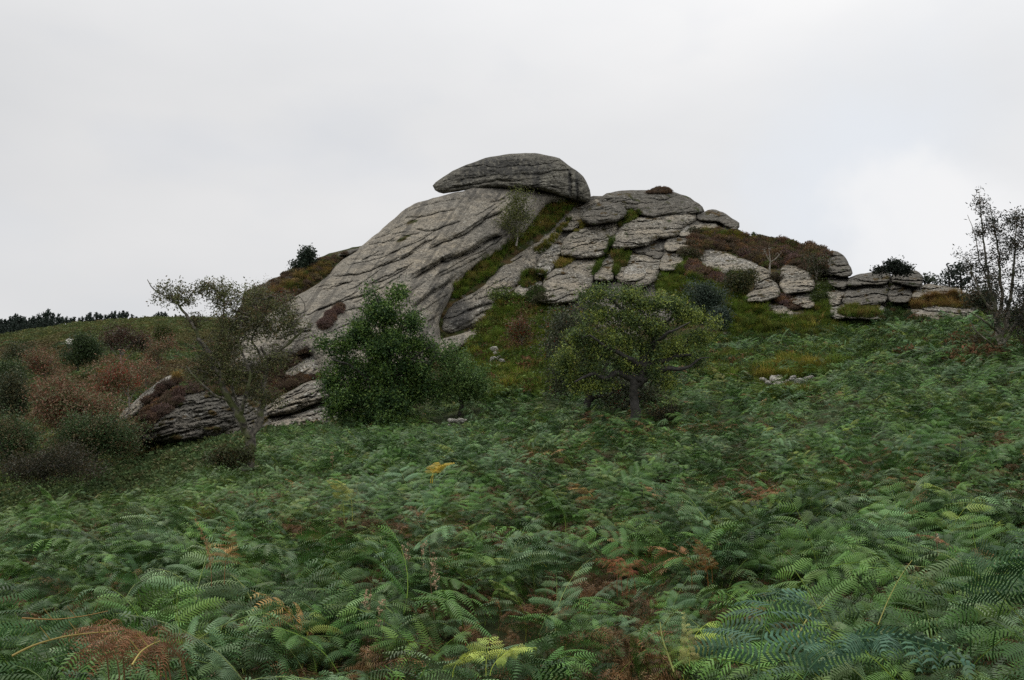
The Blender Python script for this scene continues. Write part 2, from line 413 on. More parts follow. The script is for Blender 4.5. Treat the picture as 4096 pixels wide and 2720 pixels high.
def grow(poly, g):
    p = np.asarray(poly, float); a = np.roll(p, -1, 0) - np.roll(p, 1, 0); n = np.c_[a[:, 1], -a[:, 0]]
    n /= np.linalg.norm(n, axis=1)[:, None] + 1e-6
    x, y = p.T; area = (x * np.roll(y, -1) - y * np.roll(x, -1)).sum()
    return p + n * g * (1 if area > 0 else -1)
def crack_relief(U, V, cracks):
    """traced cracks: a deep narrow groove with the rock above it overhanging a little; returns added depth in metres."""
    out = np.zeros(U.shape)
    for ci, (pts, w, A) in enumerate(cracks):
        p = np.asarray(pts, float)
        # resample and wobble
        L = np.r_[0, np.cumsum(np.hypot(*np.diff(p, axis=0).T))]
        m = max(6, int(L[-1] / 4)); t = np.linspace(0, L[-1], m)
        x = np.interp(t, L, p[:, 0]); y = np.interp(t, L, p[:, 1]) + 1.1 * noise3(t / 7, ci * 3.7, 1.) + .5 * noise3(t / 2.5, ci * 3.7, 5.)
        reach = max(9 * w, 8)
        sel = (U > x.min() - reach) & (U < x.max() + reach) & (V > y.min() - reach) & (V < y.max() + reach)
        if not sel.any(): continue
        u, v = U[sel], V[sel]
        best = np.full(u.shape, 1e9); sg = np.zeros(u.shape); tt = np.zeros(u.shape)
        for k in range(m - 1):
            dx, dy = x[k + 1] - x[k], y[k + 1] - y[k]
            s = np.clip(((u - x[k]) * dx + (v - y[k]) * dy) / (dx * dx + dy * dy + 1e-9), 0, 1)
            ex, ey = u - x[k] - s * dx, v - y[k] - s * dy
            d = np.hypot(ex, ey); mk = d < best
            best = np.where(mk, d, best); sg = np.where(mk, np.sign(dx * ey - dy * ex), sg); tt = np.where(mk, (k + s) / (m - 1), tt)
        if x[-1] < x[0]: sg = -sg
        taper = sst(0, .12, tt) * sst(1, .88, tt)
        below = sg > 0
        a = A * taper
        off = np.where(below, np.exp(-best / (w * 3.2)) * .55 * a, -np.exp(-best / (w * 4)) * .30 * a) + a * .95 * np.exp(-(best / w) ** 2)
        out[sel] += off * .68
    return out

def relief(U, V, rp, seed):
    """exfoliation sheets: q runs across the sheets, each sheet's lower lip overhangs the next; fades in and out by noise."""
    s, c, uc = rp.get('s', .1), rp.get('c', 0), rp.get('uc', 0)
    du = U - uc
    if 'r' in rp: qv = V * 1.0 + s * du + c * np.clip(du, *rp['r']) ** 2 * np.sign(1)
    else: qv = V + s * du + c * du * du
    qv = qv + 2.0 * fbm(U / 45, V / 36, seed, 2) + .55 * noise3(U / 2.6, V / 2.2, seed + 3)
    out = 0
    for per, A, lo in rp.get('lay', ((15, .30, .0), (6, .12, -.1))):
        w = qv / per + .34 * fbm(U / (per * 2.4), qv / (per * 1.2), seed + 9 + per, 3)
        fr = w - np.floor(w); idn = np.floor(w)
        ampn = sst(lo, lo + .45, noise3(du / (per * 3.2) + idn * 5.3, idn * 1.7, seed + per) + .15)
        jump = (1 - fr) ** 2.2 - .33
        groove = np.exp(-(np.minimum(fr, 1 - fr) * per / .8) ** 2)
        out = out + A * ampn * (jump + .6 * groove)
    out = out + rp.get('n', .12) * fbm(U / 13, V / 9, seed + 2, 4) + rp.get('nf', .03) * fbm(U / 3.2, V / 2.2, seed + 6, 2)
    if rp.get('rough'):
        out = out + rp['rough'] * (np.abs(fbm(U / 3.6, V / 2.4, seed + 12, 3)) - .3)
    return out

ROCKS = {}
def rock(name, label, cat, poly, off=0., bulge=1.2, R=12., thick=4., mat=None, rp=None, cracks=(), step=.8, jit=.8, depth=None, stain=None, moss=None, seed=None, smooth=2, kind=None, group=None, parent=None, register=True, under=0):
    seed = len(ROCKS) * 7.31 + 1 if seed is None else seed
    rp = dict(rp or {})
    p = poly_prep(poly, jit=jit, seed=seed, smooth=smooth, seg=max(2., min(5., np.ptp(np.asarray(poly, float)[:, 0]) / 12)))
    rp.setdefault('uc', p[:, 0].mean())
    base = (lambda U, V: dtor(U, V)) if depth is None else depth
    def front(U, V, s):
        t = np.clip(s / R, 0, 1)
        prof = np.sqrt(np.maximum(0, 1 - (1 - t) ** 2))
        rel = relief(U, V, rp, seed) + (crack_relief(U, V, cracks) if len(cracks) else 0)
        return base(U, V) + off - bulge * prof + rel * sst(0, .12, s / max(R, 8.) + .02)
    # mesh
    x0, y0 = p.min(0) - step * 1.5; x1, y1 = p.max(0) + step * 1.5
    gu, gv = np.arange(x0, x1, step), np.arange(y0, y1, step)
    U, V = np.meshgrid(gu, gv)
    s, bx, by = sdist(U, V, p)
    ins = s > 0
    cell = ins[:-1, :-1] | ins[1:, :-1] | ins[:-1, 1:] | ins[1:, 1:]
    used = np.zeros(U.shape, bool)
    used[:-1, :-1] |= cell; used[1:, :-1] |= cell; used[:-1, 1:] |= cell; used[1:, 1:] |= cell
    Uu = np.where(ins, U, bx)[used]; Vu = np.where(ins, V, by)[used]; su = np.where(ins, s, 0)[used]
    n = len(Uu)
    df = front(Uu, Vu, su)
    vf = P(Uu, Vu, df)
    eb = su <= 0
    t = np.clip(su / max(R, 6), 0, 1); prof = np.sqrt(np.maximum(0, 1 - (1 - t) ** 2))
    vb = P(Uu, Vu + .5 * prof, base(Uu, Vu) + off + thick * prof)
    inner = np.where(~eb)[0]
    bid = np.arange(n); bid[inner] = n + np.arange(len(inner))
    fid = np.full(U.shape, -1); fid[used] = np.arange(n)
    cy, cx = np.where(cell)
    f = np.stack([fid[cy, cx], fid[cy + 1, cx], fid[cy + 1, cx + 1], fid[cy, cx + 1]], -1)
    smin = np.minimum(np.minimum(s[cy, cx], s[cy + 1, cx]), np.minimum(s[cy + 1, cx + 1], s[cy, cx + 1]))
    fb = bid[f][smin < 11][:, ::-1]
    used_b = np.zeros(n + len(inner), bool); used_b[:n] = True; used_b[fb] = True
    remap = np.cumsum(used_b) - 1; fb = remap[fb]
    verts = np.vstack([vf, vb[inner]])[used_b]
    st = np.zeros(len(verts)); mo = np.zeros(len(verts))
    if stain: st[:n] = np.clip(stain(Uu, Vu), 0, 1)
    if moss: mo[:n] = np.clip(moss(Uu, Vu), 0, 1)
    ctr = verts[:n].mean(0)
    me = mk_mesh(name, verts - ctr, np.vstack([f, fb]), mat or M_ROCK_B, True, {'stain': ('FLOAT', st), 'moss': ('FLOAT', mo)})
    o = link(name, me, parent); o.location = ctr
    tag(o, label, cat, kind or 'thing', group)
    # buffer
    if register:
        iu0, iu1 = max(int(p[:, 0].min()) - 1, BU[0]), min(int(p[:, 0].max()) + 2, BU[-1]); iv0, iv1 = max(int(p[:, 1].min()) - 1, BV[0]), min(int(p[:, 1].max()) + 2, BV[-1])
        U2, V2 = np.meshgrid(np.arange(iu0, iu1), np.arange(iv0, iv1))
        s2, _, _ = sdist(U2.astype(float), V2.astype(float), p)
        d2 = np.where(s2 > 0, front(U2.astype(float), V2.astype(float), np.maximum(s2, 0)), 1e3)
        sl = (slice(iv0 - BV[0], iv1 - BV[0]), slice(iu0 - BU[0], iu1 - BU[0]))
        DB[sl] = np.minimum(DB[sl], d2)
    ROCKS[label] = o
    return o

c1 = lambda L: [(400 + x * .13765, 140 + y * .13765) for x, y in L]
c2 = lambda L: [(250 + x * .1435, 225 + y * .1435) for x, y in L]
c4 = lambda L: [(775 + x * .1435, 175 + y * .1435) for x, y in L]
cD = lambda L: [(650 + x * .08482, 200 + y * .08482) for x, y in L]
cE = lambda L: [(120 + x * .13072, 270 + y * .13072) for x, y in L]
cF = lambda L: [(x * .08482, 300 + y * .08482) for x, y in L]
def blob(cu, cv, ru, rv, ang=0.):
    ca, sa = math.cos(ang), math.sin(ang)
    def f(U, V):
        a = (U - cu) * ca - (V - cv) * sa; b = (U - cu) * sa + (V - cv) * ca
        return np.clip(1.35 - np.sqrt((a / ru) ** 2 + (b / rv) ** 2), 0, 1)
    return f

# the earthy heart of the tor, showing between the blocks and under heather and grass
core = [(222, 350), (236, 308), (262, 284), (290, 271), (320, 256), (345, 250), (372, 243), (392, 226), (420, 207), (441, 200), (520, 193), (575, 194), (584, 199), (592, 196), (603, 196),
        (640, 197), (690, 203), (704, 212), (722, 217), (735, 228), (744, 238), (760, 239), (775, 241.5), (790, 244.5), (806, 248), (822, 250), (832, 256), (842, 266), (848, 290), (852, 318),
        (850, 335), (800, 345), (740, 345), (680, 355), (620, 370), (570, 392), (500, 400), (440, 385), (380, 415), (330, 425), (250, 440), (215, 430), (205, 390)]
def core_moss(U, V): return np.clip(.75 + .5 * fbm(U / 14, V / 10, 3, 3) - 1.0 * sst(0, .5, blob(630, 258, 74, 62)(U, V)), 0, 1)
rock('rock_outcrop', 'earthy heart of the tor showing between the granite blocks under heather and grass', 'rock', core, depth=lambda U, V: dtor(U, V) - .25 * sst(0, .6, blob(630, 258, 70, 58)(U, V)), off=1.1, bulge=1.4, R=22, thick=14,
     mat=M_ROCK_D, rp=dict(s=.2, lay=((12, .25, 0), (5, .1, 0)), n=.5, rough=.15), step=1.3, moss=core_moss, jit=1.2)

rock('rock_outcrop', 'dark bedrock behind the stacked blocks at the right end of the tor', 'rock', c4([(330, 930), (350, 860), (440, 860), (480, 790), (520, 735), (780, 705), (800, 700), (830, 700), (1000, 690), (1015, 775), (1240, 800), (1400, 850), (1480, 870), (1520, 1090), (330, 1090)]), off=.9, bulge=1.0, R=8, thick=8,
     mat=M_ROCK_D, rp=dict(s=.0, lay=((7, .3, 0),), n=.3, rough=.1), step=1.0, moss=lambda U, V: np.clip(.3 + .6 * fbm(U / 10, V / 8, 33, 3), 0, 1))

# heathery ridge at the left shoulder
ridge = c2([(-60, 480), (0, 440), (80, 428), (160, 385), (225, 362), (300, 318), (380, 302), (440, 265), (520, 246), (590, 224), (640, 205), (710, 195), (640, 245), (590, 300), (560, 345), (480, 400), (300, 500), (200, 575), (60, 660), (-60, 700)])
rock('rock_shoulder', 'heather-topped rocky shoulder on the skyline left of the great slab', 'rock', ridge, off=.3, bulge=1.0, R=12, thick=8, mat=M_ROCK_D,
     rp=dict(s=.42, lay=((9, .28, -.1), (4, .12, -.1)), n=.2, rough=.1), moss=lambda U, V: np.clip(.42 + .55 * fbm(U / 12, V / 7, 8, 3), 0, 1))
rock('granite_slab', 'thin flat slab jutting from the skyline just left of the great slab', 'rock', c2([(608, 212), (640, 184), (700, 170), (765, 158), (770, 172), (700, 205), (650, 214)]), off=-.6, bulge=.5, R=4, thick=3, mat=M_ROCK_D, rp=dict(s=.3, lay=((5, .12, 0),)), step=.6, jit=.3)

# the great slab
slabA = [(441, 196), (420, 201.3), (405, 208), (396, 217), (385, 227), (371, 238), (360, 247), (350, 255), (337.5, 262.5), (329, 275), (319, 283), (307, 290), (293, 297.5), (279, 307), (262, 318), (244, 333),
         (232, 348), (228, 366), (240, 376), (262, 373), (285, 362), (311, 350), (322, 380), (330, 400), (370, 395), (420, 372), (444, 352), (440, 335), (439, 318), (450, 299), (458, 284), (468, 272),
         (481, 262), (497, 253), (517, 240), (530, 227), (541, 212), (547, 203), (566, 204), (574, 198), (560, 190), (520, 184), (480, 186)]
_rc = np.random.RandomState(21)
RC = []
for _ in range(75):
    u0, v0 = _rc.uniform(255, 520), _rc.uniform(200, 400); L0 = _rc.uniform(14, 70) * (.6 if u0 > 470 else 1); pt = [(u0, v0)]; sl = _rc.normal(0, .06)
    while L0 > 0: u0 += 5; v0 -= 5 * (.27 + .00172 * (u0 - 250) + sl) + _rc.normal(0, .7); L0 -= 5; pt.append((u0, v0))
    if len(pt) > 2: RC.append((pt, _rc.uniform(.5, .75), _rc.uniform(.12, .36)))
A_cr = RC + [(c2([(545, 352), (700, 350), (820, 322), (920, 285), (1040, 240), (1180, 175)]), 1.5, .55),
        (c2([(445, 605), (560, 560), (660, 525), (760, 500), (830, 488)]), 1.4, .5),
        (c2([(855, 410), (960, 375), (1060, 318), (1120, 290)]), 1.3, .4),
        (c2([(1130, 380), (1220, 320), (1330, 262), (1450, 222), (1560, 180), (1640, 120), (1720, 80), (1770, 70)]), 2.4, .85),
        (c2([(1120, 585), (1220, 510), (1330, 440), (1420, 370)]), 1.6, .45),
        (c1([(60, 1025), (200, 940), (300, 872), (430, 838), (520, 800), (600, 742), (700, 700), (770, 688)]), 2.2, .75),
        (c1([(190, 800), (320, 740), (450, 692), (560, 622), (650, 555), (760, 522)]), 2.4, .85),
        (c1([(0, 880), (100, 800), (200, 730)]), 1.3, .35),
        (c1([(90, 640), (210, 665), (330, 625), (450, 585)]), 1.2, .4),
        (c1([(0, 580), (60, 560), (180, 555), (300, 520), (420, 505)]), 1.1, .35),
        (c1([(80, 1230), (200, 1120), (330, 1050), (420, 960)]), 1.6, .5),
        (c1([(650, 450), (700, 445), (770, 420)]), 1.2, .4),
        (c1([(20, 530), (150, 480), (330, 440), (480, 425)]), 1.0, .28),
        (c1([(130, 470), (250, 420), (380, 400)]), .9, .25),
        (c1([(0, 700), (80, 690), (150, 670)]), 1.2, .3),
        (c1([(250, 1010), (420, 930), (560, 860), (640, 800)]), 1.0, .28),
        (c2([(590, 300), (760, 262), (900, 235), (1040, 170)]), 1.0, .28), (c2([(640, 240), (800, 235), (960, 190)]), .9, .26),
        (c2([(840, 100), (980, 60), (1100, 50)]), 1.0, .3), (c2([(330, 470), (520, 420), (700, 400)]), 1.0, .25),
        (c2([(560, 620), (700, 590), (800, 570)]), 1.0, .3), (c2([(690, 160), (860, 130), (1000, 110), (1120, 95)]), .9, .28),
        (c2([(60, 720), (250, 650), (420, 590)]), 1.2, .35), (c2([(180, 800), (330, 745), (440, 735)]), 1.4, .45),
        (c2([(1330, 560), (1290, 640), (1260, 720)]), 1.0, .2), (c2([(1080, 480), (1160, 440), (1240, 380)]), .9, .2)]
def A_stain(U, V):
    # black crust under the cap stone, along the gully and in streaks down the slope
    a = blob(470, 193, 38, 9)(U, V) * .9 + blob(500, 235, 16, 26, .5)(U, V) * .55
    d = (U - 512) * .62 + (V - 300) * .9
    k = (U - 512) * .84 - (V - 300) * -.55
    st = sst(.0, .5, fbm(k / 5., d / 45., 4.2, 3)) * .6
    e = blob(445, 300, 10, 26, .6)(U, V) * .5
    return np.clip((a + e) * (.7 + .8 * fbm(U / 5, V / 4, 3, 3)) + st, 0, 1)
rock('granite_slab', 'great smooth grey slab of the tor with long slanting cracks', 'rock', slabA, off=-.2, bulge=3.4, R=42, thick=16, mat=M_ROCK_A,
     rp=dict(s=.27, uc=250, c=.00086, r=(0, 300), lay=((21, .07, .25), (8, .05, .2), (4.1, .04, 0.1), (2.2, .035, -.05)), n=.17, nf=.05, rough=.07), cracks=A_cr, step=.5, jit=.9, stain=A_stain,
     moss=lambda U, V: blob(412, 222, 8, 2.5, .35)(U, V) * .7 + blob(404, 238, 12, 2.5, .5)(U, V) * .6)

# cap stone
cap = c1([(236, 322), (300, 275), (400, 213), (520, 165), (640, 125), (760, 104), (880, 94), (1000, 95), (1080, 115), (1140, 120), (1190, 155), (1250, 205), (1315, 240), (1355, 300), (1385, 375), (1392, 440), (1360, 458), (1290, 440),
          (1200, 418), (1080, 378), (980, 357), (900, 347), (800, 352), (720, 347), (600, 352), (480, 364), (380, 380), (297, 393), (252, 366), (238, 345)])
cap_cr = [(c1([(330, 355), (450, 335), (600, 312), (700, 292), (800, 296), (920, 300)]), 1.2, .4),
          (c1([(1060, 160), (1080, 220), (1140, 300)]), .8, .15), (c1([(1235, 235), (1250, 320), (1245, 420)]), 1.5, .5), (c1([(1282, 300), (1290, 370), (1280, 440)]), 1.2, .4),
          (c1([(430, 290), (520, 275), (640, 262)]), .9, .2), (c1([(1090, 330), (1140, 345), (1200, 352)]), .9, .2), (c1([(1240, 300), (1320, 300), (1370, 330)]), .9, .2), (c1([(1150, 170), (1200, 190), (1230, 240)]), 1., .25)]
def cap_stain(U, V):
    a = blob(*c1([(780, 200)])[0], 40, 10, -.02)(U, V) + blob(*c1([(500, 260)])[0], 26, 8, .45)(U, V) * .5
    for x in (1232, 1285, 990): a = a + blob(*c1([(x, 310)])[0], 1.7 if x > 1100 else 3.5, 16)(U, V) * 1.2
    return np.clip(1.5 * a * (.75 + 1.1 * fbm(U / 4, V / 5, 5, 3)) + .5 * sst(.1, .5, fbm(U / 6, V / 3, 9, 3)), 0, 1)
rock('capstone_boulder', 'huge dark-streaked capstone boulder with a beaked left end on top of the tor', 'boulder', cap, bulge=1.5, R=6.5, thick=9, mat=M_ROCK_CAP, depth=lambda U, V: 83.5 + .0016 * np.maximum(0, 207 - V) ** 2 + .0009 * (U - 520) ** 2 * .6,
     rp=dict(s=.06, c=.0005, lay=((11, .16, .0), (5, .10, .0), (2.6, .05, -.1)), n=.3, nf=.05, rough=.04), cracks=cap_cr, step=.45, jit=.5, stain=cap_stain)

# strip right of the gully, the dark panel and the base sheet
rock('granite_slab', 'lower sheet of rock right of the grassy gully, with a dark stained flat panel', 'rock',
     c2([(1335, 768), (1330, 670), (1395, 540), (1560, 475), (1640, 395), (1740, 300), (1830, 220), (1920, 165), (2010, 105), (2110, 30), (2200, -60), (2260, -120), (2270, -60), (2180, 60), (2110, 180), (2010, 260), (1985, 330), (1905, 385), (1850, 450), (1770, 500), (1715, 560), (1740, 605), (1665, 640), (1640, 692), (1500, 738)]),
     off=.15, bulge=1.6, R=14, thick=6, mat=M_ROCK_B, rp=dict(s=.5, lay=((12, .22, 0), (5, .12, 0)), n=.2, rough=.06), step=.75,
     cracks=[(c2([(1690, 450), (1760, 440), (1830, 440)]), 1.2, .5), (c2([(1740, 272), (1840, 248), (1900, 215)]), 1.4, .6), (c2([(1560, 520), (1640, 500), (1720, 470)]), 1., .4), (c2([(1500, 600), (1620, 560), (1700, 545)]), 1.4, .5), (c2([(1560, 640), (1640, 600), (1720, 590)]), 1.2, .5)],
     stain=lambda U, V: np.clip(blob(*c2([(1450, 620)])[0], 15, 14, .5)(U, V) * 1.5 + blob(*c2([(1870, 260)])[0], 12, 7, .5)(U, V) * .4, 0, 1), jit=.9)
rock('granite_slab', 'bottom rock sheet under the long dark crack below the stained panel', 'rock', c2([(1330, 800), (1375, 782), (1500, 752), (1640, 705), (1655, 722), (1610, 762), (1510, 830), (1420, 888), (1330, 930), (1200, 960), (1180, 860)]), off=-.5, bulge=1.2, R=10, thick=5, mat=M_ROCK_A,
     rp=dict(s=.4, lay=((7, .15, 0),)), cracks=[(c2([(1370, 800), (1440, 795), (1400, 812)]), 1., .4)], jit=.6)

BL = [  # name, label, polygon, kw
 ('granite_dome', 'rounded grey dome block on the tor crest with a tuft of heather on top', c1([(1445, 445), (1480, 405), (1560, 380), (1700, 371), (1800, 372), (1900, 366), (1990, 385), (2100, 425), (2180, 478), (2217, 522), (2150, 540), (2000, 545), (1860, 548), (1760, 535), (1700, 505), (1640, 500), (1540, 470)]), dict(off=1.0, bulge=2.6, R=20, thick=8, mat=M_ROCK_D, cracks=[(c1([(1480, 425), (1600, 420), (1720, 440)]), 1.2, .3), (c1([(1600, 460), (1680, 455), (1740, 470)]), 1.2, .3)])),
 ('granite_dome', 'lens-shaped sheet on the right of the crest dome, undercut along its base', c1([(1722, 512), (1735, 478), (1800, 455), (1900, 448), (2010, 455), (2130, 468), (2215, 521), (2150, 531), (2060, 516), (1960, 529), (1860, 549), (1790, 549), (1735, 532)]), dict(off=-.3, bulge=1.6, R=9, mat=M_ROCK_D, thick=5)),
 ('granite_boulder', 'oval dark boulder perched in front of the crest dome', c1([(1320, 577), (1330, 535), (1395, 490), (1465, 453), (1560, 460), (1622, 480), (1646, 530), (1610, 572), (1550, 592), (1470, 602), (1370, 611)]), dict(off=-1.2, bulge=2.4, R=13, mat=M_ROCK_D, thick=5)),
 ('granite_block', 'grey sheet between the capstone and the oval boulder', c1([(1160, 655), (1195, 590), (1260, 500), (1320, 465), (1380, 430), (1455, 427), (1460, 455), (1395, 500), (1335, 560), (1330, 600), (1250, 655)]), dict(off=.3, bulge=1.2, R=9, mat=M_ROCK_B)),
 ('granite_block', 'broad grey block directly under the oval boulder, overhanging at its foot', c1([(1215, 700), (1285, 652), (1370, 622), (1480, 610), (1605, 590), (1585, 640), (1560, 695), (1522, 752), (1500, 822), (1425, 853), (1340, 852), (1290, 862), (1230, 838), (1168, 838), (1188, 765)]), dict(off=-.7, bulge=2.0, R=13)),
 ('granite_block', 'large rounded block under the crest lens with a lip along its lower edge', c1([(1525, 770), (1530, 730), (1568, 690), (1590, 650), (1650, 590), (1760, 552), (1860, 554), (1960, 536), (2110, 522), (2165, 545), (2140, 590), (2050, 625), (2035, 690), (1960, 705), (1925, 715), (1885, 700), (1820, 745), (1760, 772), (1640, 788), (1560, 794)]), dict(off=-.4, bulge=2.4, R=18, mat=M_ROCK_B, cracks=[(c1([(1660, 600), (1800, 590), (1960, 560)]), 1., .3), (c1([(1700, 650), (1850, 640), (2000, 640)]), 1., .3)])),
 ('granite_block', 'smooth wedge block tucked below the large rounded block', c1([(1650, 795), (1760, 778), (1830, 750), (1890, 706), (1917, 722), (1917, 790), (1902, 852), (1870, 864), (1800, 835), (1700, 812)]), dict(off=.3, bulge=1.5, R=9, mat=M_ROCK_D)),
 ('granite_block', 'narrow block between two grassy clefts above the yellow-green tree', c1([(1402, 1010), (1438, 912), (1508, 832), (1560, 800), (1600, 800), (1600, 880), (1555, 960), (1540, 1022), (1450, 1020)]), dict(off=-.4, bulge=1.5, R=9)),
 ('granite_block', 'tall rounded block with a jutting lower lip above the yellow-green tree', c1([(1560, 900), (1640, 806), (1780, 835), (1905, 862), (1885, 950), (1850, 1022), (1780, 1062), (1730, 1085), (1640, 1045), (1590, 1020), (1560, 990)]), dict(off=-.3, bulge=2.2, R=14)),
 ('granite_block', 'small overhanging ledge on the face of the tall rounded block', c1([(1618, 985), (1640, 930), (1700, 890), (1785, 940), (1775, 985), (1720, 1020), (1640, 1024)]), dict(off=-1.9, bulge=1.0, R=6, mat=M_ROCK_P, thick=3)),
 ('granite_block', 'lichen-speckled lower left block, undercut above the dark hollow', c1([(1015, 1185), (1020, 1140), (1042, 1080), (1050, 1000), (1100, 955), (1180, 902), (1250, 862), (1340, 857), (1430, 862), (1442, 910), (1402, 990), (1382, 1060), (1330, 1130), (1250, 1172), (1100, 1182)]), dict(off=-.9, bulge=2.2, R=13, mat=M_ROCK_B)),
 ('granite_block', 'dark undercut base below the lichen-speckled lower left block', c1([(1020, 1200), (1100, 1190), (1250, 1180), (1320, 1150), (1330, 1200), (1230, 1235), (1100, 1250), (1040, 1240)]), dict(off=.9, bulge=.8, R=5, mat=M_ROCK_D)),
 ('granite_block', 'rough broken column of rock between the gully and the broad grey block', c1([(985, 930), (1015, 860), (1062, 800), (1110, 720), (1180, 655), (1222, 650), (1225, 700), (1180, 770), (1168, 840), (1120, 905), (1080, 965), (1000, 975)]), dict(off=.0, bulge=1.3, R=9, mat=M_ROCK_P)),
 ('granite_block', 'low pale rubble block above the bright green bush', c1([(840, 1080), (920, 1020), (1030, 1000), (1040, 1060), (1010, 1130), (900, 1140), (830, 1130)]), dict(off=-.2, bulge=.9, R=6, mat=M_ROCK_P)),
 ('granite_block', 'square block right of the black cleft, third from the top of its stack', cD([(118, 835), (128, 700), (195, 622), (258, 590), (435, 580), (385, 680), (377, 792), (250, 818)]), dict(off=-.5, bulge=1.4, R=8, mat=M_ROCK_B)),
 ('granite_block', 'rounded block right of the black cleft, second from the top of its stack', cD([(168, 562), (198, 470), (248, 440), (400, 428), (515, 420), (522, 480), (445, 572), (330, 584), (205, 602)]), dict(off=-.5, bulge=1.4, R=8)),
 ('granite_block', 'small top block of the stack right of the black cleft', cD([(348, 417), (368, 312), (450, 300), (533, 350), (533, 402), (430, 418)]), dict(off=-.4, bulge=1.0, R=5, mat=M_ROCK_P)),
 ('granite_block', 'little pale block at the foot of the stack by the black cleft', cD([(70, 935), (95, 870), (150, 828), (245, 830), (205, 885), (120, 945)]), dict(off=.0, bulge=.8, R=5)),
 ('granite_slab', 'dark flat beak-like slab on the skyline right of the crest dome', cD([(535, 195), (560, 145), (645, 150), (695, 120), (765, 122), (850, 155), (920, 205), (990, 245), (1053, 295), (1030, 348), (940, 330), (850, 272), (800, 243), (700, 243), (600, 238)]), dict(off=-.2, bulge=1.3, R=7, mat=M_ROCK_D)),
 ('granite_slab', 'pale stepped slab under the beak-like skyline slab', cD([(790, 255), (850, 285), (950, 338), (1030, 352), (1105, 402), (1160, 443), (1060, 440), (960, 425), (860, 420), (810, 360)]), dict(off=.4, bulge=1.1, R=6, mat=M_ROCK_B)),
 ('granite_slab', 'low pale ledge under the left end of the beak-like slab', cD([(450, 275), (600, 248), (790, 252), (805, 335), (700, 350), (560, 345), (460, 315)]), dict(off=.2, bulge=1.1, R=6, mat=M_ROCK_B)),
 ('granite_slab', 'pale lichen-crusted slab below the heather brow', cD([(505, 710), (610, 625), (735, 575), (900, 620), (1050, 680), (1210, 728), (1300, 790), (1230, 850), (1000, 830), (900, 860), (760, 890), (640, 790)]), dict(off=-.1, bulge=1.2, R=9, mat=M_ROCK_P)),
 ('granite_block', 'layered pale block like a thick cushion beside the round gorse bush', cD([(1225, 775), (1330, 785), (1400, 860), (1450, 950), (1522, 1050), (1528, 1110), (1450, 1162), (1280, 1192), (1125, 1194), (1145, 1120), (1240, 1060), (1255, 960), (1215, 870)]), dict(off=-.9, bulge=1.9, R=11, mat=M_ROCK_B)),
 ('granite_slab', 'low mossy slab in the grass beneath the cushion-like block', cD([(1130, 1210), (1240, 1205), (1450, 1185), (1560, 1230), (1650, 1290), (1695, 1370), (1650, 1410), (1560, 1380), (1450, 1320), (1330, 1290), (1180, 1250)]), dict(off=.0, bulge=1.0, R=8, mat=M_ROCK_B)),
 ('granite_block', 'layered block right of the bare white sapling', cD([(1540, 790), (1680, 745), (1785, 760), (1805, 820), (1885, 870), (1932, 960), (1934, 1040), (1850, 1072), (1700, 1088), (1600, 1108), (1580, 1060), (1530, 1000), (1550, 900)]), dict(off=-.6, bulge=1.7, R=10, mat=M_ROCK_B)),
 ('granite_block', 'rubbly lower block beneath the layered block by the bare sapling', cD([(1595, 1115), (1750, 1098), (1880, 1100), (1928, 1160), (1922, 1275), (1850, 1275), (1750, 1235), (1650, 1185)]), dict(off=-.4, bulge=1.3, R=8, mat=M_ROCK_B)),
 ('granite_block', 'pale slab corner half hidden by the grey-green bush', cD([(540, 1000), (680, 960), (820, 1010), (880, 1090), (885, 1230), (940, 1290), (900, 1320), (780, 1290), (600, 1200)]), dict(off=.0, bulge=1.2, R=9, mat=M_ROCK_P)),
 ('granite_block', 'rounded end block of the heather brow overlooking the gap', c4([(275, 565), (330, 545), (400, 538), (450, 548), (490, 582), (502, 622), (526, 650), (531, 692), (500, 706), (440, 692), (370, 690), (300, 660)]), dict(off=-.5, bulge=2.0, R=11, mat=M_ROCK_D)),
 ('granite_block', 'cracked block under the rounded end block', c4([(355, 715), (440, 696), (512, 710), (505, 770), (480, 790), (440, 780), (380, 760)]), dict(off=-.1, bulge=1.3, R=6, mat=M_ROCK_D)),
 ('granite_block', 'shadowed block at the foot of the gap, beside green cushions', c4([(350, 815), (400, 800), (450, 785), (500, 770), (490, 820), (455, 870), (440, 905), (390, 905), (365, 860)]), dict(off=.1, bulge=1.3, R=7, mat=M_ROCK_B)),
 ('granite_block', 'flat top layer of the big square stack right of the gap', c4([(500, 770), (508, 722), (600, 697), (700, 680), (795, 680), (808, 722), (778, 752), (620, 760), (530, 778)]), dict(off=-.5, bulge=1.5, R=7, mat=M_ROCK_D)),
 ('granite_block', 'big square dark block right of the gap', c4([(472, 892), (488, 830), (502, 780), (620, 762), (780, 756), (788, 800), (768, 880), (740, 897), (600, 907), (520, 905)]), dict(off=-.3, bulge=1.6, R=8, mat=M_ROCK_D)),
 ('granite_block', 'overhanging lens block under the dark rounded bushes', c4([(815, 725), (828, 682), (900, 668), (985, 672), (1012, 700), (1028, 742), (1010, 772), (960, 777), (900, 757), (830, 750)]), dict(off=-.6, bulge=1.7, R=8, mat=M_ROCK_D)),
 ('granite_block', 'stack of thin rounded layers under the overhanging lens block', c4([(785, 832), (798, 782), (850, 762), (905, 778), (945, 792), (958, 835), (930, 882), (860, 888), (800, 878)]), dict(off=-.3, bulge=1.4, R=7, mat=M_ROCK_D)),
 ('granite_slab', 'long layered slab tapering towards the tall sparse tree', c4([(955, 865), (970, 800), (1020, 768), (1150, 770), (1250, 790), (1305, 812), (1302, 845), (1200, 848), (1100, 860), (1000, 875)]), dict(off=-.4, bulge=1.4, R=7, mat=M_ROCK_B)),
